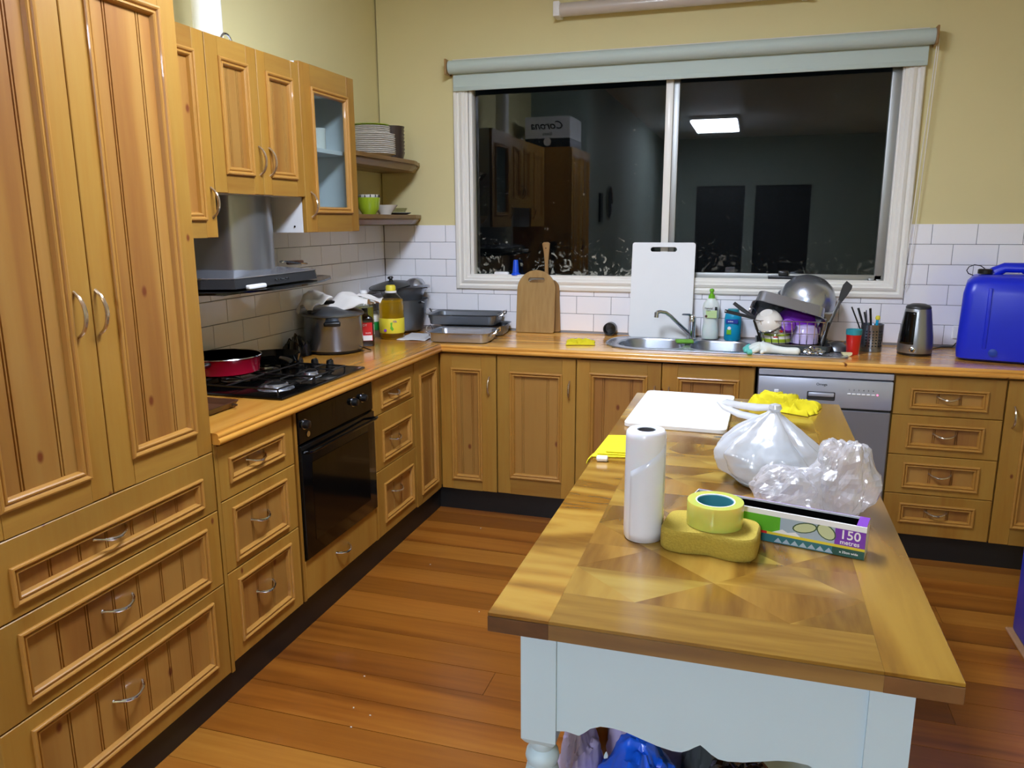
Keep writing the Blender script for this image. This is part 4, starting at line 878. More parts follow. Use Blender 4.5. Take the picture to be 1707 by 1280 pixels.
tag(sheet('grey_mat','cardw',(.385,-.40,.914),(1,.1,0),(-.1,1,0),.16,.26,.003,2.2),'folded pale grey mat under the steel trays by the oil bottle','mat')
# roasting trays
def roast(name,cx,cy,z,w_,d,hgt,label,mat,hand=True,tilt=0):
    t=thing(name,(cx,cy,z),label,'tray')
    X=Matrix.Translation((cx,cy,z))@Matrix.Rotation(tilt,4,'Z')
    def lp(s_,zz,r): return [(x,y_,zz) for x,y_ in rrect(-w_/2+s_,w_/2-s_,-d/2+s_,d/2-s_,r,6)]
    MB(X).loft([lp(.022,.001,.03),lp(.012,.004,.035),lp(.004,hgt-.004,.040),lp(-.004,hgt,.044),lp(-.006,hgt+.002,.046),lp(0.0,hgt+.001,.042),lp(.008,hgt-.006,.036),lp(.016,.007,.031),lp(.026,.004,.026)],cap0=True,cap1=True).build('tray_body',mat,t)
    if hand:
        for s_ in (-1,1):
            x=s_*(w_/2+.002)
            MB(X).tube([(x,-.055,hgt-.012),(x+s_*.022,-.050,hgt-.002),(x+s_*.026,-.035,hgt+.018),(x+s_*.026,.035,hgt+.018),(x+s_*.022,.050,hgt-.002),(x,.055,hgt-.012)],.004,8).build('wire_handle','chrome',t)
            MB(X).bbox(x-.002,x+.004,-.070,-.040,hgt-.024,hgt-.004,.001,1).build('handle_bracket',mat,t)
            MB(X).bbox(x-.002,x+.004,.040,.070,hgt-.024,hgt-.004,.001,1).build('handle_bracket',mat,t)
    return t
roast('roasting_tray',.665,-.435,.911,.335,.245,.052,'bright steel roasting tray at the front corner of the bench','steel',True,rad(4))
roast('roasting_tray',.64,-.160,.911,.37,.235,.055,'dull steel roasting tray lying under another by the back wall','steelD',False,rad(6))
roast('roasting_tray',.585,-.170,.968,.40,.25,.058,'grey steel roasting tray stacked on top by the back wall','steelD',True,rad(5))

# ------------------------------------------------ boards, sink and its things
def stand(o,y_,lean): return Matrix.Translation(o)@Matrix.Rotation(rad(90-lean),4,'X')
# paddle board behind
X=Matrix.Translation((.985,-.014,.911))@Matrix.Rotation(rad(90),4,'X')@Matrix.Rotation(rad(2),4,'Z')
pd=rrect(-.095,.112,0,.285,[.02,.05,.05,.02],6)
vs,fs=plate(rrect(-.085,.118,0,.30,[.012,.05,.06,.012],6),[],.011,.002); t=thing('paddle_board',(1.0,-.02,.911),'wooden paddle board with a long handle standing behind the round topped board','board')
mb=MB(X); mb.add(vs,fs); vs,fs=plate([(.030,.28),(.058,.28),(.056,.38),(.064,.45),(.070,.50),(.060,.508),(.034,.508),(.026,.50),(.034,.45),(.038,.38)],[],.011,.002); mb.add(vs,fs); mb.build('paddle_body','paddle',t)
MB(X@Matrix.Translation((.047,.475,0.0108))).lathe([(.004,0),(.004,.0006)],n=10).build('hanging_hole','darkwood',t)
X=Matrix.Translation((.965,-.062,.911))@Matrix.Rotation(rad(83),4,'X')
out=rrect(-.112,.112,0,.355,[.012,.112,.112,.012],9); hole=rrect(-.048,.048,.285,.312,.013,5)[::-1]
vs,fs=plate(out,[hole],.016,.002)
t=thing('chopping_board',(.965,-.06,.911),'round topped wooden chopping board standing against the tiles','board')
MB(X).add(vs,fs).build('board_body','bamboo',t)
# white board
X=Matrix.Translation((1.671,-.072,.912))@Matrix.Rotation(rad(83),4,'X')
out=rrect(-.168,.168,0,.512,.014,5); hole=rrect(-.070,.070,.463,.487,.012,5)[::-1]
vs,fs=plate(out,[hole],.012,.0015)
t=thing('chopping_board',(1.671,-.06,.911),'tall white plastic cutting board standing behind the tap','board'); MB(X).add(vs,fs).build('board_body','wboard',t)
# dark round cup on its side
t=thing('black_cup',(1.394,-.06,.911),'small round black container lying on its side by the sink','container')
MB().lathe([(1e-6,0),(.030,0),(.036,.006),(.036,.05),(.030,.05),(.028,.012),(1e-6,.010)],T=Matrix.Rotation(rad(-90),4,'X')@Matrix.Rotation(rad(180),4,'X'),c=(1.394,-.02,.9475),n=32).build('container_body','black',t)
# sink
s_=thing('sink',(1.98,-.28,.91),'stainless double bowl sink with a draining board let into the bench','sink')
ob=rrect(1.418,2.585,-.505,-.045,[.05,.05,.20,.20],10)
b1=rrect(1.485,1.822,-.450,-.125,[.09,.09,.13,.13],8); b2=rrect(1.856,2.150,-.450,-.125,.09,8)
vs,fs=plate(ob,[b1[::-1],b2[::-1]],.003,.0); mb=MB(Matrix.Translation((0,0,.911))); mb.add(vs,fs)
mb.X=None
mb.loft([[(x,y_,.911) for x,y_ in ob],[(2.0015+(x-2.0015)*.997,-.275+(y_+.275)*.993,.9165) for x,y_ in ob],[(2.0015+(x-2.0015)*.990,-.275+(y_+.275)*.975,.9155) for x,y_ in ob],[(2.0015+(x-2.0015)*.985,-.275+(y_+.275)*.965,.9138) for x,y_ in ob]])
mb.build('sink_top','steel',s_)
def bowl(b,cx,cy,dp):
    def sc_(k,z): return [(cx+(x-cx)*k,cy+(y_-cy)*k,z) for x,y_ in b]
    o=MB().loft([sc_(1.03,.9142),sc_(1.012,.9150),sc_(1.0,.9135),sc_(.985,.905),sc_(.965,.91-dp+.03),sc_(.93,.91-dp+.010),sc_(.86,.91-dp)],cap1=True).build('bowl','steel',s_)
    MB().lathe([(.040,.002),(.036,.004),(.030,.001),(1e-6,.0005)],c=(cx,cy,.91-dp),n=24).build('drain','chrome',o)
bowl(b1,1.655,-.285,.16); bowl(b2,2.003,-.285,.15)
for i in range(9):
    MB().bbox(2.235,2.54,-.44+i*.040,-.425+i*.040,.913,.9155,.001,1).build('drainer_rib','steel',s_)
t=thing('mixer_tap',(1.842,-.095,.914),'chrome mixer tap with a slanted spout at the back of the sink','tap')
MB().lathe([(.028,.913),(.028,.919),(.022,.924),(.020,1.0),(.021,1.008),(.021,1.030),(.016,1.040),(1e-6,1.043)],c=(1.842,-.095,0),n=28).build('tap_body','chrome',t)
MB().tube([(1.838,-.10,.935),(1.79,-.135,.985),(1.735,-.175,1.045),(1.71,-.192,1.064),(1.685,-.208,1.070),(1.668,-.218,1.066)],[.011,.0105,.010,.010,.010,.011],12).build('spout','chrome',t)
MB().tube([(1.668,-.218,1.068),(1.666,-.219,1.040)],[.012,.013],14).build('aerator','chrome',t)
MB().tube([(1.842,-.095,1.034),(1.825,-.115,1.048),(1.795,-.150,1.052)],[.010,.007,.006],8,flat=.5).build('lever','chrome',t)
tag(MB().bbox(1.775,1.865,-.30,-.24,.918,.936,.008,3).build('green_scourer','green'),'green scouring pad lying across the ridge between the sink bowls','sponge')
bpy.data.objects['green_scourer'].rotation_euler=(rad(0),0,rad(12))
# soap bottle
t=thing('dish_soap_bottle',(1.936,-.070,.915),'milky white dish soap bottle with a lime green spout','bottle')
def ov(c,z,a,b): return [(c[0]+a*math.cos(k*math.pi*2/28),c[1]+b*math.sin(k*math.pi*2/28),z) for k in range(28)]
C_=(1.936,-.068)
MB().loft([ov(C_,.917,.040,.026),ov(C_,.922,.044,.029),ov(C_,.96,.043,.028),ov(C_,.995,.038,.026),ov(C_,1.02,.037,.025),ov(C_,1.05,.042,.027),ov(C_,1.085,.044,.028),ov(C_,1.11,.038,.026),ov(C_,1.128,.022,.020),ov(C_,1.135,.014,.014)],cap0=True,cap1=True).build('bottle_body','soap',t)
MB().lathe([(.017,1.133),(.015,1.150),(.009,1.154),(.008,1.166),(.013,1.170),(.011,1.180),(.005,1.184)],c=(C_[0],C_[1],0),n=20).build('spout_cap','spout',t)
lb=MB().bbox(1.912,1.968,-.0985,-.0962,1.03,1.07,.001,1).build('print_patch',plain('pale green print','c4dd9c',.4),t)
mb=MB(); textmb(mb,'Natural',.013,basis((1.925,-.0990,1.082),(1,0,0),(0,0,1))); textmb(mb,'care',.011,basis((1.925,-.0990,1.070),(1,0,0),(0,0,1))); mb.bbox(1.957,1.969,-.0975,-.0945,1.072,1.090,.0005,1); mb.build('small_print','ink',lb)
MB().lathe([(.007,0),(.007,.001)],T=Matrix.Rotation(rad(90),4,'X'),c=(1.914,-.0985,1.040),n=8).build('emblem','darkwood',lb)
t=thing('blue_dispenser',(2.055,-.098,.915),'cyan blue bottle with a navy label between the soap and the dish rack','bottle')
C_=(2.052,-.098)
MB().loft([ov(C_,.917,.038,.028),ov(C_,.923,.043,.031),ov(C_,1.03,.044,.032),ov(C_,1.055,.040,.030),ov(C_,1.068,.030,.024)],cap0=True,cap1=True).build('bottle_body','cyan',t)
MB().lathe([(.028,1.066),(.030,1.070),(.028,1.083),(1e-6,1.085)],c=(C_[0],C_[1],0),n=24).build('cap','teal',t)
X=onlabel(C_[0],C_[1],.0335,-96,1.02)
MB(X).bbox(-.032,.030,-.011,.011,-.006,.0012,.001,1).build('navy_band','navy',t)
mb=MB(); textmb(mb,'active',.011,X@Matrix.Translation((-.008,0,.0014))); mb.build('lettering','whiteink',t)
MB(X).bbox(-.026,-.002,-.070,-.044,-.006,.0010,.002,1).build('green_patch','spout',t); MB(X).lathe([(.009,0),(.009,.001)],c=(-.013,-.036,-.0),n=14).build('white_swirl','whiteink',t)
# window sill things
t=thing('blue_funnel',(.826,.018,1.230),'small blue plastic cone standing on the window sill','funnel')
MB().lathe([(1e-6,1.231),(.030,1.231),(.029,1.236),(.019,1.245),(.014,1.31),(.011,1.318),(1e-6,1.318)],c=(.826,.016,0),n=24).build('cone','bluecone',t)
tag(MB().bbox(.70,.785,-.008,.028,1.231,1.250,.008,2).build('soap_bar','wplastic'),'white soap bar on the sill beside the blue cone','soap')
tag(MB().bbox(.60,.665,-.004,.024,1.231,1.241,.003,1).build('razor_blade_box','cabglass'),'small clear plastic clip at the corner of the sill','clip'); bpy.data.objects['razor_blade_box'].name='plastic_clip'
tag(cloth('yellow_cloth','yellow',1.30,-.385,.9105,.15,.115,.026,7.7,rad(14)),'crumpled yellow cloth on the bench left of the sink','cloth')
# ------------------------------------------------ dish rack and washing-up
r=thing('dish_rack',(2.33,-.28,.915),'black sided wire dish rack standing on the draining board','rack')
mb=MB(); mb.loft([[(x,y_,.918) for x,y_ in rrect(2.185,2.500,-.400,-.110,.03)],[(x,y_,.922) for x,y_ in rrect(2.175,2.510,-.410,-.100,.035)],[(x,y_,.950) for x,y_ in rrect(2.168,2.517,-.417,-.093,.04)],[(x,y_,.950) for x,y_ in rrect(2.175,2.510,-.410,-.100,.036)],[(x,y_,.926) for x,y_ in rrect(2.182,2.503,-.403,-.107,.03)]],cap0=True,cap1=True,smooth=False); mb.build('drip_tray','greycloth',r)
def wire(name,pts,rr=.0017,m_='chrome'): return MB().tube(pts,rr,6).build(name,m_,r)
top=rrect(2.155,2.495,-.395,-.115,.03,4); bot=rrect(2.205,2.475,-.375,-.135,.02,4)
for L,z,nm in ((top,1.062,'top_rail'),(bot,.945,'bottom_rail')):
    wire(nm,[(x,y_,z) for x,y_ in L]+[(L[0][0],L[0][1],z)],.0025 if nm=='top_rail' else .002)
midl=[((a[0]+b[0])/2,(a[1]+b[1])/2) for a,b in zip(top,bot)]; wire('middle_rail',[(x,y_,1.003) for x,y_ in midl]+[(midl[0][0],midl[0][1],1.003)],.0014)
for i in range(9):
    u=i/8; x=2.185+.285*u; xb=2.215+.25*u
    wire('wire',[(x,-.395,1.062),(xb,-.375,.945),(xb,-.135,.945),(x,-.115,1.062)])
for s1_,xt,xb in ((-1,2.155,2.205),(1,2.495,2.475)):
    for ya,yb in ((-.395,-.375),(-.115,-.135)): MB().tube([(xt,ya,1.064),(xb,yb,.93)],.0055,8).build('corner_post','black',r)
    for yy in (-.33,-.25,-.17): wire('wire',[(xt,yy,1.062),(xb,yy,.945)])
# bowls and cups in the rack
t=thing('striped_bowl',(2.255,-.30,.948),'white bowl with green bands and a melon print upside down in the rack','bowl')
X=basis((2.262,-.305,.950),(1,0,0),(0,1,0))@Matrix.Scale(1.18,4)
PR_=[(.060,0),(.062,.003),(.060,.018),(.056,.030),(.054,.045),(.050,.060),(.042,.072),(.030,.078),(1e-6,.080)]
MB(X).lathe(PR_,n=40).build('bowl_body','creamglaze',t)
for a,b in (((.0626,.004),(.0614,.018)),((.0575,.030),(.0560,.038)),((.0510,.061),(.0440,.071))): MB(X).lathe([(a[0]-.001,a[1]),a,b,(b[0]-.001,b[1])],n=40).build('green_band','lime',t)
for k,ang in enumerate((-110,-92,-70)): 
    d=Vector((math.cos(rad(ang)),math.sin(rad(ang)),0)); q=basis((2.262+d.x*.0668,-.305+d.y*.0668,.950+.060 if k!=1 else .950+.029),(-d.y,d.x,0),(0,0,1))
    MB(q).prism([(-.011,.005),(.011,.005),(.008,-.003),(0,-.007),(-.008,-.003)],-.001,.0016).build('melon_print','red',t)
t=thing('metal_strainer_bowl',(2.225,-.33,1.03),'white ribbed bowl with a steel rim tipped on its side in the rack','bowl')
X=basis((2.212,-.345,1.085),(.92,.1,-.38),(.25,.55,.80))
MB(basis((2.222,-.345,1.058),(.95,0,.28),(-.126,.8775,.4275))).lathe([(.062,-.018),(.068,-.020),(.066,-.010),(.061,.010),(.050,.030),(.032,.042),(.030,.046),(.026,.046),(1e-6,.044)],n=40).build('bowl_body','creamglaze',t)
MB(basis((2.222,-.345,1.058),(.95,0,.28),(-.126,.8775,.4275))).lathe([(.065,-.021),(.070,-.022),(.0715,-.018),(.068,-.015),(.065,-.021)],n=40).build('steel_rim','chrome',t)
t.name='tipped_bowl'
tag(MB(basis((2.375,-.25,1.045),(.95,.0,-.30),(.10,.62,.78))).shell([(.045,.045),(.075,.035),(.100,.0),(.112,-.045)],.003,n=44,smooth=True).build('purple_bowl','purple'),'large purple plastic bowl upside down in the middle of the rack','bowl')
tag(MB(basis((2.315,-.355,1.035),(1,0,.1),(0,.4,.9))).lathe([(1e-6,-.018),(.032,-.018),(.036,-.010),(.036,.016),(.030,.024),(1e-6,.026)],n=28).build('purple_cup','purple'),'small dark purple cup in front of the purple bowl','cup')
tag(MB(basis((2.395,-.312,.950),(1,0,0),(0,1,0))@Matrix.Scale(1.15,4)).lathe([(.054,0),(.056,.002),(.055,.030),(.048,.062),(.036,.074),(1e-6,.078)],n=36).build('lilac_bowl','purplel'),'pale lilac bowl upside down behind the wires of the rack','bowl')
# roasting tin leaning, big bowl behind
t=thing('roasting_tin',(2.31,-.30,1.08),'grey steel roasting tin tipped on its side across the rack top','tray')
X=basis((2.318,-.335,1.118),(.968,.02,-.252),(-.10,.90,-.42))
def lpx(s_,zz,r_): return [(x,y_,zz) for x,y_ in rrect(-.170+s_,.170-s_,-.125+s_,.125-s_,r_,6)]
X=basis((2.305,-.238,1.066),(.968,.0,-.25),(0,.88,-.45))
MB(X).loft([lpx(.022,.062,.03),lpx(.010,.058,.038),lpx(.004,.004,.042),lpx(-.007,-.001,.048),lpx(-.008,-.004,.048),lpx(.000,-.002,.044),lpx(.009,.004,.037),lpx(.015,.054,.032),lpx(.026,.057,.026)],cap0=True,cap1=True).build('tin_body','steel',t)
t=thing('large_steel_bowl',(2.39,-.19,1.10),'large round steel mixing bowl upside down at the back of the rack','bowl')
X=basis((2.405,-.158,1.140),(.965,.05,-.25),(.0,.93,.25))
MB(X).lathe([(.142,-.004),(.146,-.002),(.143,.002),(.136,.004),(.126,.050),(.100,.092),(.062,.116),(1e-6,.124)],n=52).build('bowl_body','steel',t)
t=thing('silver_bowl',(2.44,-.17,1.02),'deep steel pan on its side leaning at the far end of the rack','pot')
MB(basis((2.462,-.20,1.035),(.35,.2,.9),(0,1,-.1))).lathe([(.085,0),(.085,.004),(.070,.034),(.04,.045),(1e-6,.046)],n=40).build('pan_body','steelD',t)
t=thing('steel_spatula',(2.53,-.30,.95),'long dark steel spatula propped upright against the rack end','utensil')
MB().tube([(2.472,-.36,.950),(2.486,-.345,1.00),(2.515,-.315,1.08),(2.545,-.29,1.155)],[.010,.010,.008,.011],10,flat=.5).build('shaft','steelD',t)
MB(basis((2.545,-.288,1.152),(.92,0,-.39),(.39,.15,.92))).loft([[(x,y_,z) for z in (-.002,.002) for x,y_ in ()] or [(-.009,0,-.002),(.009,0,-.002),(.009,0,.002),(-.009,0,.002)],[(-.018,.04,-.002),(.017,.04,-.002),(.017,.04,.002),(-.018,.04,.002)],[(-.023,.078,-.0015),(.021,.078,-.0015),(.021,.078,.0015),(-.023,.078,.0015)],[(-.016,.102,-.001),(.017,.092,-.001),(.017,.092,.001),(-.016,.102,.001)]],cap0=True,cap1=True,smooth=False).build('blade','darkgrey',t)
t=thing('steel_peeler',(2.10,-.28,1.07),'pair of dark steel handles sticking out of the rack over the blue bottle','utensil')
MB().tube([(2.165,-.31,1.060),(2.10,-.33,1.078),(2.015,-.345,1.098)],[.008,.010,.011],8,flat=.6).build('handle','darkgrey',t)
MB().tube([(2.165,-.31,1.060),(2.10,-.29,1.100),(2.055,-.28,1.132)],[.008,.012,.010],8,flat=.6).build('handle','darkgrey',t)
MB().lathe([(.004,0),(.004,.004)],T=Matrix.Rotation(rad(90),4,'X'),c=(2.019,-.348,1.097),n=12).build('rivet','wplastic',t)
MB().tube(arc((2.13,-.27,1.07),(2.17,-.25,1.08),(-.01,0,.035),9),.0015,6).build('wire_loop','chrome',t)
# rubber glove lying on the bench edge
g=thing('rubber_glove',(2.20,-.455,.915),'white rubber glove with teal fingertips lying in front of the dish rack','glove')
def sk(name,edges,mat,root,lv=2):
    """skin-modifier body from joints: list of chains [(x,y,z,r),...]; first chain joined at its first vertex"""
    me=bpy.data.meshes.new(name); vs=[];es=[];rs=[]
    idx={}
    for ch in edges:
        prev=None
        for p_ in ch:
            key=tuple(round(q,4) for q in p_[:3])
            if key not in idx: idx[key]=len(vs); vs.append(p_[:3]); rs.append(p_[3])
            i=idx[key]
            if prev is not None: es.append((prev,i))
            prev=i
    o0=Vector(root['_o']); me.from_pydata([tuple(Vector(v)-o0) for v in vs],es,[]); ob=bpy.data.objects.new(name,me); COL.objects.link(ob)
    md=ob.modifiers.new('skin','SKIN'); md.use_smooth_shade=True
    for v,rr in zip(me.skin_vertices[0].data,rs): v.radius=rr if isinstance(rr,tuple) else (rr,rr)
    me.skin_vertices[0].data[0].use_root=True
    sb=ob.modifiers.new('sub','SUBSURF'); sb.levels=lv; sb.render_levels=lv
    dg=bpy.context.evaluated_depsgraph_get(); m2=bpy.data.meshes.new_from_object(ob.evaluated_get(dg)); m2.name=name
    ob.modifiers.clear(); ob.data=m2; m2.materials.clear(); m2.materials.append(M[mat]); 
    for p_ in m2.polygons: p_.use_smooth=True
    ob.parent=root; return ob
W_=(2.205,-.458,.942,.029)
sk('glove_hand',[[W_,(2.245,-.462,.935,.023),(2.30,-.470,.930,.020),(2.375,-.480,.932,.022)],[W_,(2.185,-.452,.944,.028),(2.165,-.428,.944,.015),(2.145,-.422,.938,.0115)],[(2.185,-.452,.944,.028),(2.158,-.452,.944,.015),(2.136,-.452,.936,.0115)],[(2.185,-.452,.944,.028),(2.160,-.474,.936,.014),(2.138,-.480,.930,.011)],[(2.185,-.452,.944,.028),(2.172,-.492,.930,.013),(2.150,-.502,.923,.009)],[(2.205,-.458,.942,.029),(2.21,-.492,.928,.011),(2.192,-.508,.922,.009)]],'glovew',g)
for a,b in (((2.147,-.4225,.9385),(2.122,-.424,.930)),((2.138,-.452,.9345),(2.112,-.456,.926)),((2.140,-.480,.9285),(2.116,-.486,.923)),((2.152,-.5015,.9235),(2.130,-.508,.922))):
    a=Vector(a);b=Vector(b); MB().tube([a,a.lerp(b,.4),a.lerp(b,.8),b],[.0132,.0132,.0112,.005],10).build('fingertip','glovet',g)
tag(MB().tube([(2.36,-.435,.925),(2.25,-.445,.928)],[.006,.007],8).build('brush_handle','wplastic'),'white brush handle lying behind the rubber glove','utensil')
# foil-like scourer
mb=MB(Matrix.Translation((2.43,-.463,.915)))
mb.grid(lambda u,v:(lambda th,ph:(lambda q:(q.x*.045,q.y*.028,max(0,.018+q.z*.018)))(Vector((math.cos(th)*math.sin(ph),math.sin(th)*math.sin(ph),math.cos(ph)))*(1+.35*noise.noise(Vector((math.cos(th)*3,math.sin(th)*3,ph*3))))))(u*2*math.pi,v*math.pi),36,18,closeu=True,smooth=False)
tag(mb.build('steel_wool','chrome'),'shiny steel wool ball on the bench edge beside the glove','scourer')
# upturned whisk / dark sieve
t=thing('wire_sieve',(2.54,-.30,.915),'small dark wire sieve at the end of the draining board','sieve')
MB().lathe([(.052,0),(.054,.003),(.048,.020),(.03,.036),(1e-6,.040)],c=(2.545,-.30,.9165),n=24).build('mesh_bowl','steelD',t)
MB().tube([(2.50,-.31,.950),(2.535,-.30,.962),(2.58,-.28,.958)],.003,6).build('wire_handle','chrome',t)
# cup, cutlery holder
t=thing('red_cup',(2.612,-.355,.911),'red plastic cup with a teal rim beside the cutlery holder','cup')
MB().lathe([(1e-6,.911),(.026,.911),(.028,.915),(.034,1.004),(.0345,1.006),(.031,1.006),(.025,.918),(1e-6,.917)],c=(2.612,-.355,0),n=32).build('cup_body','red',t)
MB().lathe([(.0345,1.005),(.0355,1.006),(.0362,1.030),(.033,1.030),(.032,1.006)],c=(2.612,-.355,0),n=32).build('teal_rim','teal',t)
mb=MB(Matrix.Translation((2.580,-.415,.911))@Matrix.Rotation(rad(10),4,'Z'))
mb.prism([(-.024,.016),(.024,.016),(.022,.006),(.012,.0),(-.008,.0),(-.02,.006)],-.010,.010,'y')
tag(mb.build('onion_wedge','lemon'),'pale cut onion wedge on the bench edge before the red cup','vegetable')
t=thing('cutlery_holder',(2.708,-.225,.911),'perforated steel cutlery holder between the red cup and the kettle','holder')
MB().shell([(.050,.911),(.051,1.040),(.052,1.042)],.0015,c=(2.708,-.225,0),n=44).build('cylinder_wall','steelH',t)
mb=MB()
for a in (-125,-108,-91,-74,-57,-40):
    for z in range(6):
        d=Vector((math.cos(rad(a)),math.sin(rad(a)),0)); q=basis((2.708+d.x*.0512,-.225+d.y*.0512,.94+z*.014),(-d.y,d.x,0),(0,0,1)); mb.X=None
        mb.add([tuple(q@Vector((.0035*math.cos(k*math.pi/4),.0035*math.sin(k*math.pi/4),.0006))) for k in range(8)],[tuple(range(8))])
ho=mb.build('punched_holes','black',t); ho['kind']='stuff'
ut=[((2.690,-.23,.93),(2.610,-.20,1.120),.004,'black','dark chopstick leaning furthest out of the cutlery holder'),((2.70,-.24,.93),(2.640,-.20,1.115),.006,'black','thick black handle leaning left in the cutlery holder'),((2.705,-.22,.93),(2.668,-.21,1.098),.005,'darkgrey','short grey handle in the middle of the cutlery holder'),((2.715,-.21,.93),(2.690,-.23,1.118),.006,'black','upright black knife handle in the cutlery holder'),((2.70,-.20,.93),(2.678,-.19,1.105),.003,'chrome','thin steel handle at the back of the cutlery holder')]
for a,b,rr,m_,lab in ut: 
    a=Vector(a);b=Vector(b); tag(MB().tube([a,a.lerp(b,.6),b],[rr*.7,rr,rr*1.1],8,flat=.7).build('steel_fork' if m_=='chrome' else ('chopstick' if rr==.004 else 'dinner_knife'),m_),lab,'cutlery')
t=thing('blue_brush',(2.728,-.215,.93),'blue stick with a yellow knob standing in the cutlery holder','utensil')
MB().tube([(2.722,-.22,.93),(2.728,-.22,1.062)],[.004,.007],8).build('blue_stick','cyan',t); MB().lathe([(1e-6,0),(.010,.004),(.012,.012),(.008,.022),(1e-6,.024)],c=(2.729,-.22,1.060),n=14).build('yellow_knob','label_y',t)
# kettle
k=thing('kettle',(2.893,-.27,.911),'steel electric kettle with a dark water window by the jerrycan','kettle')
def kr(z): 
    P_=[(.911,.073),(.93,.0765),(.96,.077),(1.0,.074),(1.05,.067),(1.10,.060),(1.12,.057),(1.13,.054)]
    for (z0,r0),(z1,r1) in zip(P_,P_[1:]):
        if z<=z1: return r0+(r1-r0)*(z-z0)/(z1-z0)
    return .054
MB().lathe([(1e-6,.911),(.074,.911),(.075,.921),(.073,.922)],c=(2.893,-.27,0),n=40).build('base','black',k)
MB().lathe([(kr(z)*.995,z) for z in (.922,.93,.945,.96,.98,1.0,1.025,1.05,1.075,1.10,1.12,1.13)],c=(2.893,-.27,0),n=56).build('kettle_body','steelZ',k)
MB().lathe([(.0545,1.128),(.055,1.134),(.050,1.142),(.030,1.150),(1e-6,1.152)],c=(2.893,-.27,0),n=36).build('lid','darkgrey',k)
mb=MB(); mb.grid(lambda u,v:(lambda a,z:(2.893+(kr(z)+.002)*math.cos(a),-.27+(kr(z)+.002)*math.sin(a),z))(rad(-106-u*(62-10*(1-v))),.965+v*.150),10,14); wo=mb.build('water_window','blackg',k); md=wo.modifiers.new('s','SOLIDIFY'); md.thickness=.003
X=onlabel(2.893,-.27,.0765,-108,.942)
MB(X).lathe([(.013,-.002),(.013,.003),(.010,.005)],n=18).build('switch_ring','chrome',k); MB(X).bbox(-.006,.006,-.010,.002,.003,.012,.003,2).build('switch_button','black',k)
MB().tube([(2.905,-.215,1.10),(2.915,-.17,1.095),(2.918,-.155,1.03),(2.915,-.17,.965),(2.908,-.19,.955)],[.010,.011,.011,.010,.009],10).build('kettle_handle','black',k)
MB().tube([(2.94,-.20,.916),(3.0,-.10,.914),(3.06,-.03,.914),(3.11,-.016,.914),(3.13,-.014,.94),(3.14,-.012,.98)],.003,6).build('power_cord','black',k)
MB().bbox(3.105,3.19,-.012,-.003,.955,1.02,.003,1).build('plug_socket','wplastic',wall_back)
# jerrycan
j=thing('jerrycan',(3.25,-.27,.911),'big blue plastic water jerrycan at the far end of the bench','jerrycan')
X=Matrix.Translation((3.235,-.285,.911))@Matrix.Rotation(rad(-14),4,'Z')
def jl(w_,d,z,r_,ox=0): return [(x+ox,y_,z) for x,y_ in rrect(-w_,w_,-d,d,r_,6)]
MB(X).loft([jl(.140,.140,0,.035),jl(.162,.162,.012,.045),jl(.166,.166,.05,.045),jl(.163,.163,.18,.045),jl(.160,.160,.30,.045),jl(.152,.152,.345,.045),jl(.130,.130,.372,.045),jl(.10,.10,.382,.04)],cap0=True,cap1=True).build('can_body','bluep',j)
MB(X).tube([(-.075,.0,.365),(-.045,0,.392),(-.01,.0,.412),(.06,0,.413),(.105,0,.385),(.135,0,.345)],[.030,.027,.024,.024,.027,.030],16,flat=.9).build('carry_handle','bluep',j)
MB(X).lathe([(.030,.385),(.030,.402),(.026,.406),(1e-6,.407)],c=(-.085,-.03,0),n=20,T=None).build('screw_cap','black',j)
MB(X).tube([(-.085,-.03,.405),(-.105,-.035,.420),(-.130,-.04,.424),(-.150,-.045,.415),(-.158,-.045,.398),(-.150,-.04,.384),(-.130,-.035,.376)],.0022,6).build('cap_strap','black',j)
MB(X).lathe([(.018,-.004),(.018,.004),(.012,.006)],T=Matrix.Rotation(rad(90),4,'X'),c=(-.02,-.166,.045),n=18).build('drain_plug','navy',j)
mb=MB(X)
for dx in (-.055,): mb.bbox(dx-.008,dx+.008,-.1685,-.155,.06,.33,.004,2)
mb.build('moulded_rib','bluep',j)
# blue bottle pack on the floor at the frame edge, on a card
c=thing('cardboard_sheet',(3.25,-1.33,0),'flat pale cardboard sheet on the floor under the blue package','cardboard'); MB().bbox(3.137,3.42,-1.62,-1.17,.0015,.012,.002,1).build('sheet','card',c)
b=thing('blue_package',(3.28,-1.35,.012),'blue plastic wrapped package standing on the cardboard on the floor','package')
MB().bbox(3.150,3.40,-1.56,-1.19,.013,.43,.02,3).build('package_body','fridgeblue',b); MB().bbox(3.147,3.30,-1.50,-1.25,.30,.34,.001,1).build('white_wave','whiteink',b)
# ------------------------------------------------ island table
T=thing('island_table',(2.097,-2.31,0),'pale blue painted kitchen table with a glossy parquet timber top','table')
TX0,TX1,TY0,TY1,TZ=1.741,2.453,-3.192,-1.432,.90
IB=.105; th=.034
top=MB().box(TX0+.01,TX1-.01,TY0+.01,TY1-.01,TZ-th,TZ-.006).build('tabletop','tedge',T)
def bord(x0,x1,y0,y1,mat,nm='border_board'): return MB().bbox(x0,x1,y0,y1,TZ-.0062,TZ,.0006,1).build(nm,mat,top)
bord(TX0,TX0+IB,TY0,TY1,'parqY1'); bord(TX1-IB,TX1,TY0,TY1,'parqY2')
bord(TX0+IB,TX1-IB,TY0,TY0+IB,'parqX1'); bord(TX0+IB,TX1-IB,TY1-IB,TY1,'parqX1')
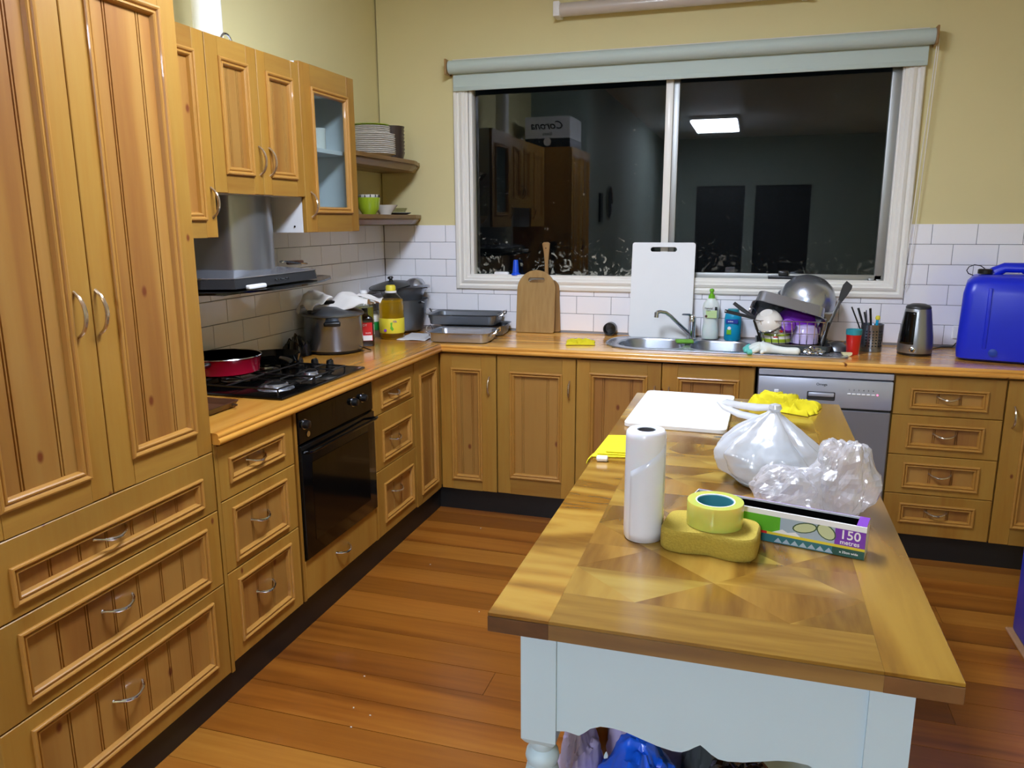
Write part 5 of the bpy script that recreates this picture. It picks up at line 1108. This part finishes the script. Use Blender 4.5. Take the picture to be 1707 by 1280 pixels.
# diamond parquet veneer in the middle: each lozenge is cut to the field
def clip(poly,x0,x1,y0,y1):
    def cl(P_,f,inter):
        o=[]
        for i in range(len(P_)):
            a,b=P_[i-1],P_[i]
            if f(b):
                if not f(a): o.append(inter(a,b))
                o.append(b)
            elif f(a): o.append(inter(a,b))
        return o
    def ix(c): return lambda a,b:(c,a[1]+(b[1]-a[1])*(c-a[0])/(b[0]-a[0]))
    def iy(c): return lambda a,b:(a[0]+(b[0]-a[0])*(c-a[1])/(b[1]-a[1]),c)
    for f,it in ((lambda p:p[0]>=x0,ix(x0)),(lambda p:p[0]<=x1,ix(x1)),(lambda p:p[1]>=y0,iy(y0)),(lambda p:p[1]<=y1,iy(y1))):
        poly=cl(poly,f,it)
        if len(poly)<3: return []
    return poly
fx0,fx1,fy0,fy1=TX0+IB,TX1-IB,TY0+IB,TY1-IB
pw=(fx1-fx0)/2; ph=.225; n=0
pm=['parqD1','parqD2','parqD3','parqD4']
jj=0; y_=fy0-ph
while y_<fy1+ph:
    for i in range(-1,4):
        cx=fx0+pw*(i+(.5 if jj%2 else 0)); cy=y_
        for half in (0,1):   # every lozenge is two triangles of differently laid veneer
            tri=[(cx-pw/2,cy),(cx,cy+ph/2),(cx+pw/2,cy)] if half else [(cx-pw/2,cy),(cx+pw/2,cy),(cx,cy-ph/2)]
            q=clip(tri,fx0,fx1,fy0,fy1)
            ar=abs(sum(q[k-1][0]*q[k][1]-q[k][0]*q[k-1][1] for k in range(len(q))))/2 if q else 0
            if ar>1e-4:
                MB().prism(q,TZ-.006,TZ-.0001-R.random()*.00015).build('parquet_piece',pm[(jj+i*2+half+R.randint(0,1))%4],top); n+=1
    y_+=ph/2; jj+=1
MB().bbox(TX0+.001,TX1-.001,TY0-.0005,TY0+.012,TZ-th,TZ-.0066,.001,1).build('front_edge_strip','tedge',top)
MB().bbox(TX0-.0005,TX0+IB,TY0-.0012,TY0+.012,TZ-th,TZ-.0066,.001,1).build('edge_end','tedgeD',top); MB().bbox(TX1-IB,TX1+.0005,TY0-.0012,TY0+.012,TZ-th,TZ-.0066,.001,1).build('edge_end','tedgeD',top)
MB().bbox(TX0-.0005,TX0+.012,TY0+.012,TY1,TZ-th,TZ-.0066,.001,1).build('side_edge_strip','tedge',top); MB().bbox(TX1-.012,TX1+.0005,TY0+.012,TY1,TZ-th,TZ-.0066,.001,1).build('side_edge_strip','tedge',top)
AZ=TZ-th; LX0,LX1,LY0,LY1=1.786,2.402,-3.150,-1.475; LW=.063
for x0 in (LX0,LX1-LW):
    for y0 in (LY0,LY1-LW):
        cx,cy=x0+LW/2,y0+LW/2
        lg=MB().loft([[(cx+sx*q,cy+sy*q,z) for sx,sy in ((-1,-1),(1,-1),(1,1),(-1,1))] for q,z in ((.022,.628),(LW/2-.006,.632),(LW/2,.642),(LW/2,AZ))],smooth=False,cap0=True,cap1=True).build('leg','tablepaint',T)
        MB().lathe([(.024,.632),(.025,.620),(.020,.612),(.029,.604),(.031,.594),(.028,.584),(.021,.580),(.029,.572),(.031,.562),(.028,.552),(.020,.545),(.026,.50),(.031,.43),(.026,.36),(.021,.33),(.029,.322),(.021,.312),(.030,.30),(.030,.18),(.021,.17),(.027,.15),(.020,.04),(.024,.02),(.022,.0)],c=(cx,cy,0),n=28).build('turned_shaft','tablepaint',lg)
def apron(n_=24):
    half=[(0.0,.665),(.018,.668),(.040,.664),(.050,.672),(.060,.682),(.078,.690),(.100,.691),(.122,.688),(.150,.680),(.175,.673),(.200,.669),(.215,.670),(.226,.676),(.236,.684),(.2445,.690)]
    return half
hf=apron(); w2=(LX1-LW-(LX0+LW)); pts=[(LX0+LW+a/.2445*w2/2,b) for a,b in hf]; pts+=[(LX1-LW-a/.2445*w2/2,b) for a,b in hf[::-1][1:]]
for y0 in (LY0+.006,LY1-.024):
    MB().prism(pts+[(LX1-LW,AZ),(LX0+LW,AZ)],y0,y0+.018,'y').build('apron','tablepaint',T)
for x0 in (LX0+.006,LX1-.024):
    MB().box(x0,x0+.018,LY0+LW,LY1-LW,.68,AZ).build('side_apron','tablepaint',T)
MB().bbox(LX0+.01,LX1-.01,LY0+.01,LY1-.01,.185,.205,.003,1).build('lower_shelf','tablepaint',T)

# ------------------------------------------------ things on the table
X=Matrix.Translation((1.934,-1.700,TZ+.0003))@Matrix.Rotation(rad(-1.5),4,'Z')
vs,fs=plate(rrect(-.158,.158,-.245,.258,.022,6),[],.014,.002); o=MB(X).add(vs,fs).build('chopping_board','wboard'); tag(o,'white plastic cutting board lying on the far end of the table','board')
tag(cloth('yellow_towel','yellow',2.262,-1.535,TZ,.225,.150,.050,12.3,rad(-24),n=60,freq=11),'rumpled yellow cloth on the far corner of the table','cloth')
# folded yellow cloth hanging over the edge
def fold(u,v): 
    x=1.855-u*.150; y0=-2.20-.095*(v-.5)*2-.02*u; z=TZ+.010+.0015*math.sin(u*9+v*4)
    return (x,y0,z)
t=thing('folded_cloth',(1.80,-2.18,TZ),'flat folded yellow cloth at the table edge behind the bag roll','cloth')
mb=MB(); 
for k in range(3):
    z0=TZ+.0006+k*.0042; q=[(1.728+.022*k,-2.285+.012*k),(1.875,-2.262+.004*k),(1.872,-2.065),(1.742+.006*k,-2.075-.008*k)]
    if k==0: q=[(1.7365,-2.290),(1.875,-2.262),(1.872,-2.065),(1.744,-2.062)]
    vs,fs=plate(q if True else q,[],.0036,.0012); mb.add([(a,b,c_+z0) for a,b,c_ in vs],fs)
mb.build('folded_layers','yellow',t)
mb=MB(); mb.grid(lambda u,v:(1.737-.012*math.sin(u*1.57)-.001,-2.295+v*.035-u*.006,TZ+.004-u*.020+.002*math.sin(v*6)),8,8); o=mb.build('hanging_corner','yellow',t); md=o.modifiers.new('s','SOLIDIFY'); md.thickness=.003
tag(MB(Matrix.Translation((1.772,-2.318,TZ+.0085))@Matrix.Rotation(rad(8),4,'Z')).tube([(-.016,0,0),(-.013,0,.0),(.013,0,0),(.016,0,0)],[.004,.0085,.0085,.004],12).build('white_cork','wplastic'),'tiny white plastic stopper in front of the folded yellow cloth','stopper')
t=thing('table_knife',(2.12,-1.99,TZ),'thin steel knife lying between the cutting board and the carrier bag','knife')
MB().prism([(2.050,-1.992),(2.13,-2.004),(2.132,-1.99),(2.06,-1.985)],TZ+.0015,TZ+.0035).build('blade','chrome',t); MB().bbox(2.13,2.235,-2.004,-1.988,TZ+.0008,TZ+.012,.003,2).build('knife_handle','wplastic',t)
# roll of clear bags
t=thing('bag_roll',(1.947,-2.80,TZ),'upright roll of clear plastic bags at the near left of the sponge','roll'); t['label']='upright roll of clear plastic bags standing beside the yellow sponge'
MB().lathe([(.019,TZ+.001),(.037,TZ+.001),(.0395,TZ+.006),(.0405,TZ+.02),(.0405,TZ+.215),(.0395,TZ+.226),(.036,TZ+.230),(.019,TZ+.230),(.019,TZ+.001)],c=(1.947,-2.80,0),n=48).build('wound_film','rollfilm',t)
MB().lathe([(.0185,TZ+.002),(.0185,TZ+.229),(.0165,TZ+.229),(.0165,TZ+.002),(.0185,TZ+.002)],c=(1.947,-2.80,0),n=28).build('card_tube','core',t)
mb=MB(); mb.grid(lambda u,v:(lambda a,z:(1.947+.0409*math.cos(a),-2.80+.0409*math.sin(a),z))(rad(-128+u*115),TZ+.004+v*(.145+.055*u)),14,12); o=mb.build('loose_flap','rollfilm',t); md=o.modifiers.new('s','SOLIDIFY'); md.thickness=.0008
# sponge, tape
X=Matrix.Translation((2.082,-2.808,TZ+.0005))@Matrix.Rotation(rad(-6),4,'Z')
def spo(n_=56):
    L_=[]
    for k in range(n_):
        a=k*2*math.pi/n_; c_,s1_=math.cos(a),math.sin(a); e=.42
        x=.094*math.copysign(abs(c_)**e,c_); y0=.064*math.copysign(abs(s1_)**e,s1_); y0*=1-.20*math.exp(-(x/.032)**2); L_.append((x,y0))
    return L_
L_=spo()
mb=MB(X); mb.loft([[(x*k,y0*k,z) for x,y0 in L_] for k,z in ((.95,0),(.99,.004),(1.0,.010),(1.0,.034),(.985,.041),(.95,.045))],cap0=True,cap1=True)
tag(mb.build('car_sponge','sponge'),'large yellow hourglass sponge lying before the cling wrap box','sponge')
t=thing('tape_roll',(2.088,-2.800,TZ+.046),'roll of clear yellowish packing tape lying on the sponge','tape')
z=TZ+.0462
MB().lathe([(.0385,z),(.0545,z),(.0552,z+.002),(.0552,z+.046),(.0545,z+.048),(.0385,z+.048),(.0385,z)],c=(2.088,-2.800,0),n=56).build('wound_tape','tapeout',t)
MB().lathe([(.0385,z),(.0385,z+.048),(.0360,z+.048),(.0360,z),(.0385,z)],c=(2.088,-2.800,0),n=40).build('card_core','wplastic',t)
MB().lathe([(.0358,z+.001),(.0358,z+.046),(.0350,z+.046),(.0350,z+.001),(.0358,z+.001)],c=(2.088,-2.800,0),n=40).build('inner_print','tapein',t)
# cling wrap box
t=thing('wrap_box',(2.205,-2.735,TZ),'open cling wrap box printed with green and purple panels and 150 metres','box')
o_=Vector((2.368,-2.797,TZ+.001)); dx=Vector((.333,-.082,0)).normalized(); dy=Vector((-dx.y,dx.x,0)); LB=.343; HB_=.067
BX=Matrix(((dx.x,dy.x,0,o_.x-dx.x*LB),(dx.y,dy.y,0,o_.y-dx.y*LB),(0,0,1,o_.z),(0,0,0,1)))   # local x along the box, y back, z up
mb=MB(BX); mb.box(0,LB,0,.052,0,.0015).box(0,LB,0,.0015,0,HB_).box(0,LB,.0505,.052,0,HB_).box(0,.0015,.0015,.0505,0,HB_).box(LB-.0015,LB,.0015,.0505,0,HB_); mb.build('carton','cardw',t)
FX=lambda x0,x1,z0,z1,y_=-.0004: MB(BX).box(x0,x1,y_,.0,z0,z1)
FX(.288,LB,.022,HB_-.012).build('purple_panel','violet',t)
FX(0,.185,.022,HB_-.011).build('green_panel','greenprint',t); FX(.185,.288,.022,HB_-.011).build('photo_panel','greyprint',t)
FX(0,LB,.0,.0165).build('teal_band','tealprint',t); FX(.0,.16,.0165,.022).build('red_band','label_r',t); FX(.16,LB,.0165,.022).build('yellow_band','label_y',t)
FX(.285,LB,.0,.0165,-.0006).build('dark_green_band',plain('deep green print','0d4a3a',.4),t)
mb=MB(BX@Matrix.Translation((0,-.0006,0))@Matrix.Rotation(rad(90),4,'X'))
def disc(cx,cz,a,b,rot,z=0): return [(cx+a*math.cos(k*.3927)*math.cos(rot)-b*math.sin(k*.3927)*math.sin(rot),cz+a*math.cos(k*.3927)*math.sin(rot)+b*math.sin(k*.3927)*math.cos(rot)) for k in range(16)]
pr=t
PB=BX@Matrix.Rotation(rad(90),4,'X')
MB(PB).prism(disc(.232,.043,.024,.011,.25),0,.0008).prism(disc(.272,.043,.020,.014,-.6),0,.0010).build('slice_rind','zskin',t)
MB(PB).prism(disc(.232,.043,.021,.0088,.25),0,.0012).prism(disc(.272,.043,.0175,.0118,-.6),0,.0014).build('slice_flesh','zucchini',t)
MB(PB).prism([(.17,.022),(.19,.031),(.20,.026),(.215,.030),(.225,.022)],0,.0010).build('wrapped_food','whiteink',t)
mb=MB(PB)
for k in range(7): mb.prism([(.175+k*.016,.002),(.183+k*.016,.012),(.191+k*.016,.002)],0,.0008)
mb.build('wave_print','greyprint',t)
tp=PB@Matrix.Translation((.3225,.043,.0008))
mb=MB(); textmb(mb,'150',.0255,PB@Matrix.Translation((.3155,.0435,.0008))); textmb(mb,'metres',.0125,PB@Matrix.Translation((.3155,.0285,.0008))); textmb(mb,'x 33cm wide',.0065,PB@Matrix.Translation((.315,.0085,.0012))); mb.build('lettering','whiteink',t)
mb=MB(BX); mb.box(-.001,LB+.001,-.0022,.0,HB_-.011,HB_).build('cutter_strip','wplastic',t)
# lid folded down behind the carton
MB(BX).box(0,LB,.0525,.054,.012,HB_).build('lid_flap','violet',t)
MB(BX).box(.0016,LB-.0016,.0016,.0504,.0016,HB_-.004).build('inside_shade','boxshade',t)  # solid filler painted as the shade of the open carton
MB(BX).box(LB-.018,LB,.0,.052,HB_,HB_+.0012).build('purple_corner','violet',t)
# carrier bag
cb=thing('carrier_bag',(2.205,-2.36,TZ),'knotted white plastic carrier bag with one loop handle at the table centre','bag')
def bagf(u,v):
    a=u*2*math.pi; t_=v
    prof=[(0,.0),(.04,.085),(.15,.118),(.30,.126),(.45,.112),(.60,.088),(.75,.058),(.88,.030),(.95,.015),(1.0,.010)]
    for (a0,r0),(a1,r1) in zip(prof,prof[1:]):
        if t_<=a1: r=r0+(r1-r0)*(t_-a0)/(a1-a0); break
    fo=1+(.03+.22*t_**1.4)*math.sin(a*9+3*math.sin(a*2)+t_*2)*min(1,t_*4)*(1-max(0,t_-.9)*6)+.16*noise.noise(Vector((math.cos(a)*1.6,math.sin(a)*1.6,t_*2.4+4)))+.05*noise.noise(Vector((math.cos(a)*6,math.sin(a)*6,t_*9)))
    r*=fo; lean=.0
    return (2.205+r*math.cos(a)*1.06-.012*math.sin(t_*3),-2.375+r*math.sin(a)*.92,TZ+.0008+.186*t_**.92)
mb=MB(); mb.grid(bagf,120,50,closeu=True); mb.build('bag_body','bagw',cb)
mb=MB(); mb.lathe([(1e-6,0),(.011,.003),(.016,.011),(.013,.020),(1e-6,.024)],c=(2.205,-2.375,TZ+.180),n=16); mb.build('knot','bagw',cb)
hp=[(2.200,-2.372,TZ+.192),(2.165,-2.340,TZ+.182),(2.12,-2.30,TZ+.176),(2.085,-2.27,TZ+.176),(2.068,-2.262,TZ+.172),(2.085,-2.285,TZ+.164),(2.125,-2.325,TZ+.158),(2.170,-2.362,TZ+.160),(2.195,-2.375,TZ+.172)]
MB().tube(hp,[.010,.012,.011,.009,.006,.009,.012,.013,.010],10,flat=.4).build('loop_handle','bagw',cb)
MB().lathe([(1e-6,TZ+.003),(.075,TZ+.003),(.085,TZ+.012),(.080,TZ+.075),(.05,TZ+.10),(1e-6,TZ+.105)],c=(2.20,-2.375,0),n=28).build('packed_contents',plain('grey blue contents','c3cfd3',.6),cb)
# clear crumpled bags
def crum(name,c,sx,sy,sz,seed,lab,mat='bagc',n=64,amp=.38):
    def f(u,v):
        a=u*2*math.pi; p_=v*math.pi; q=Vector((math.cos(a)*math.sin(p_),math.sin(a)*math.sin(p_),-math.cos(p_)))
        d=1+amp*(1.2*noise.noise(q*1.4+Vector((seed,0,0)))+.55*abs(noise.noise(q*2.8+Vector((0,seed,0))))+.16*abs(noise.noise(q*6+Vector((0,0,seed)))))
        q=q*d; return (c[0]+q.x*sx,c[1]+q.y*sy,max(TZ+.0006,c[2]+q.z*sz))
    mb=MB(); mb.grid(f,n,n//2,closeu=True,smooth=False); o=mb.build(name,mat); return tag(o,lab,'bag')
crum('clear_bag',(2.343,-2.555,TZ+.082),.062,.075,.098,2.1,'crumpled clear plastic bag upright beside the carrier bag')
crum('clear_bag',(2.245,-2.595,TZ+.050),.075,.048,.060,6.4,'crumpled clear plastic bag slumped behind the open wrap box')
tag(cloth('tissue_bundle','paper',2.255,-2.575,TZ+.004,.13,.075,.055,3.3,rad(-8),n=30),'white tissue bundle inside the clear bags behind the wrap box','tissue')
# ------------------------------------------------ bags on the lower shelf of the table
def lump(name,mat,c,s3,seed,lab,zmin=.206,cat='bag'):
    def f(u,v):
        a=u*2*math.pi; p_=v*math.pi; q=Vector((math.cos(a)*math.sin(p_),math.sin(a)*math.sin(p_),-math.cos(p_)))
        q=q*(1+.22*noise.noise(q*1.6+Vector((seed,0,0)))+.10*noise.noise(q*4.5+Vector((0,seed,0)))+.05*noise.noise(q*11+Vector((0,0,seed))))
        return (c[0]+q.x*s3[0],c[1]+q.y*s3[1],max(zmin,c[2]+q.z*s3[2]))
    mb=MB(); mb.grid(f,56,34,closeu=True); return tag(mb.build(name,mat),lab,cat)
lump('blue_bag','blueb',(1.975,-2.95,.365),(.100,.10,.155),1.3,'bright blue plastic bag stuffed under the near end of the table')
lump('lilac_cloth_bag','lilac',(1.840,-2.90,.36),(.048,.10,.150),4.1,'lilac fabric bag beside the blue bag under the table')
lump('lilac_bundle','lilac',(1.955,-2.70,.40),(.110,.09,.150),8.1,'lilac bundle behind the blue bag under the table','.')if False else lump('lilac_bundle','lilac',(1.960,-2.72,.40),(.090,.09,.155),8.1,'lilac bundle behind the blue bag under the table')
lump('orange_bag','orange',(1.838,-2.70,.40),(.035,.07,.150),5.5,'orange packet behind the lilac bag under the table')
lump('black_bag','blackb',(2.170,-2.95,.37),(.085,.12,.160),9.7,'shiny black plastic bag under the table right beside the blue one')
lump('green_grey_bag',None or 'greycloth',(2.085,-2.76,.39),(.045,.07,.15),2.9,'dark grey green packet between the blue and black bags')
# crumbs on the floor
pp=None
for i,(x,y_) in enumerate([(.93,-2.16),(.80,-1.27),(.98,-2.33),(1.05,-2.35),(.88,-.80),(1.16,-1.62),(1.02,-2.42),(1.10,-2.60)]):
    if pp is None: pp=MB().bbox(x-.003,x+.003,y_-.002,y_+.002,.0008,.0035,.0008,1).build('crumb','paper'); tag(pp,'tiny pale crumb on the timber floor','crumb','crumbs scattered on the floor'); p0=(x,y_)
    else: dup(pp,(x-p0[0],y_-p0[1],0),rotz=i)
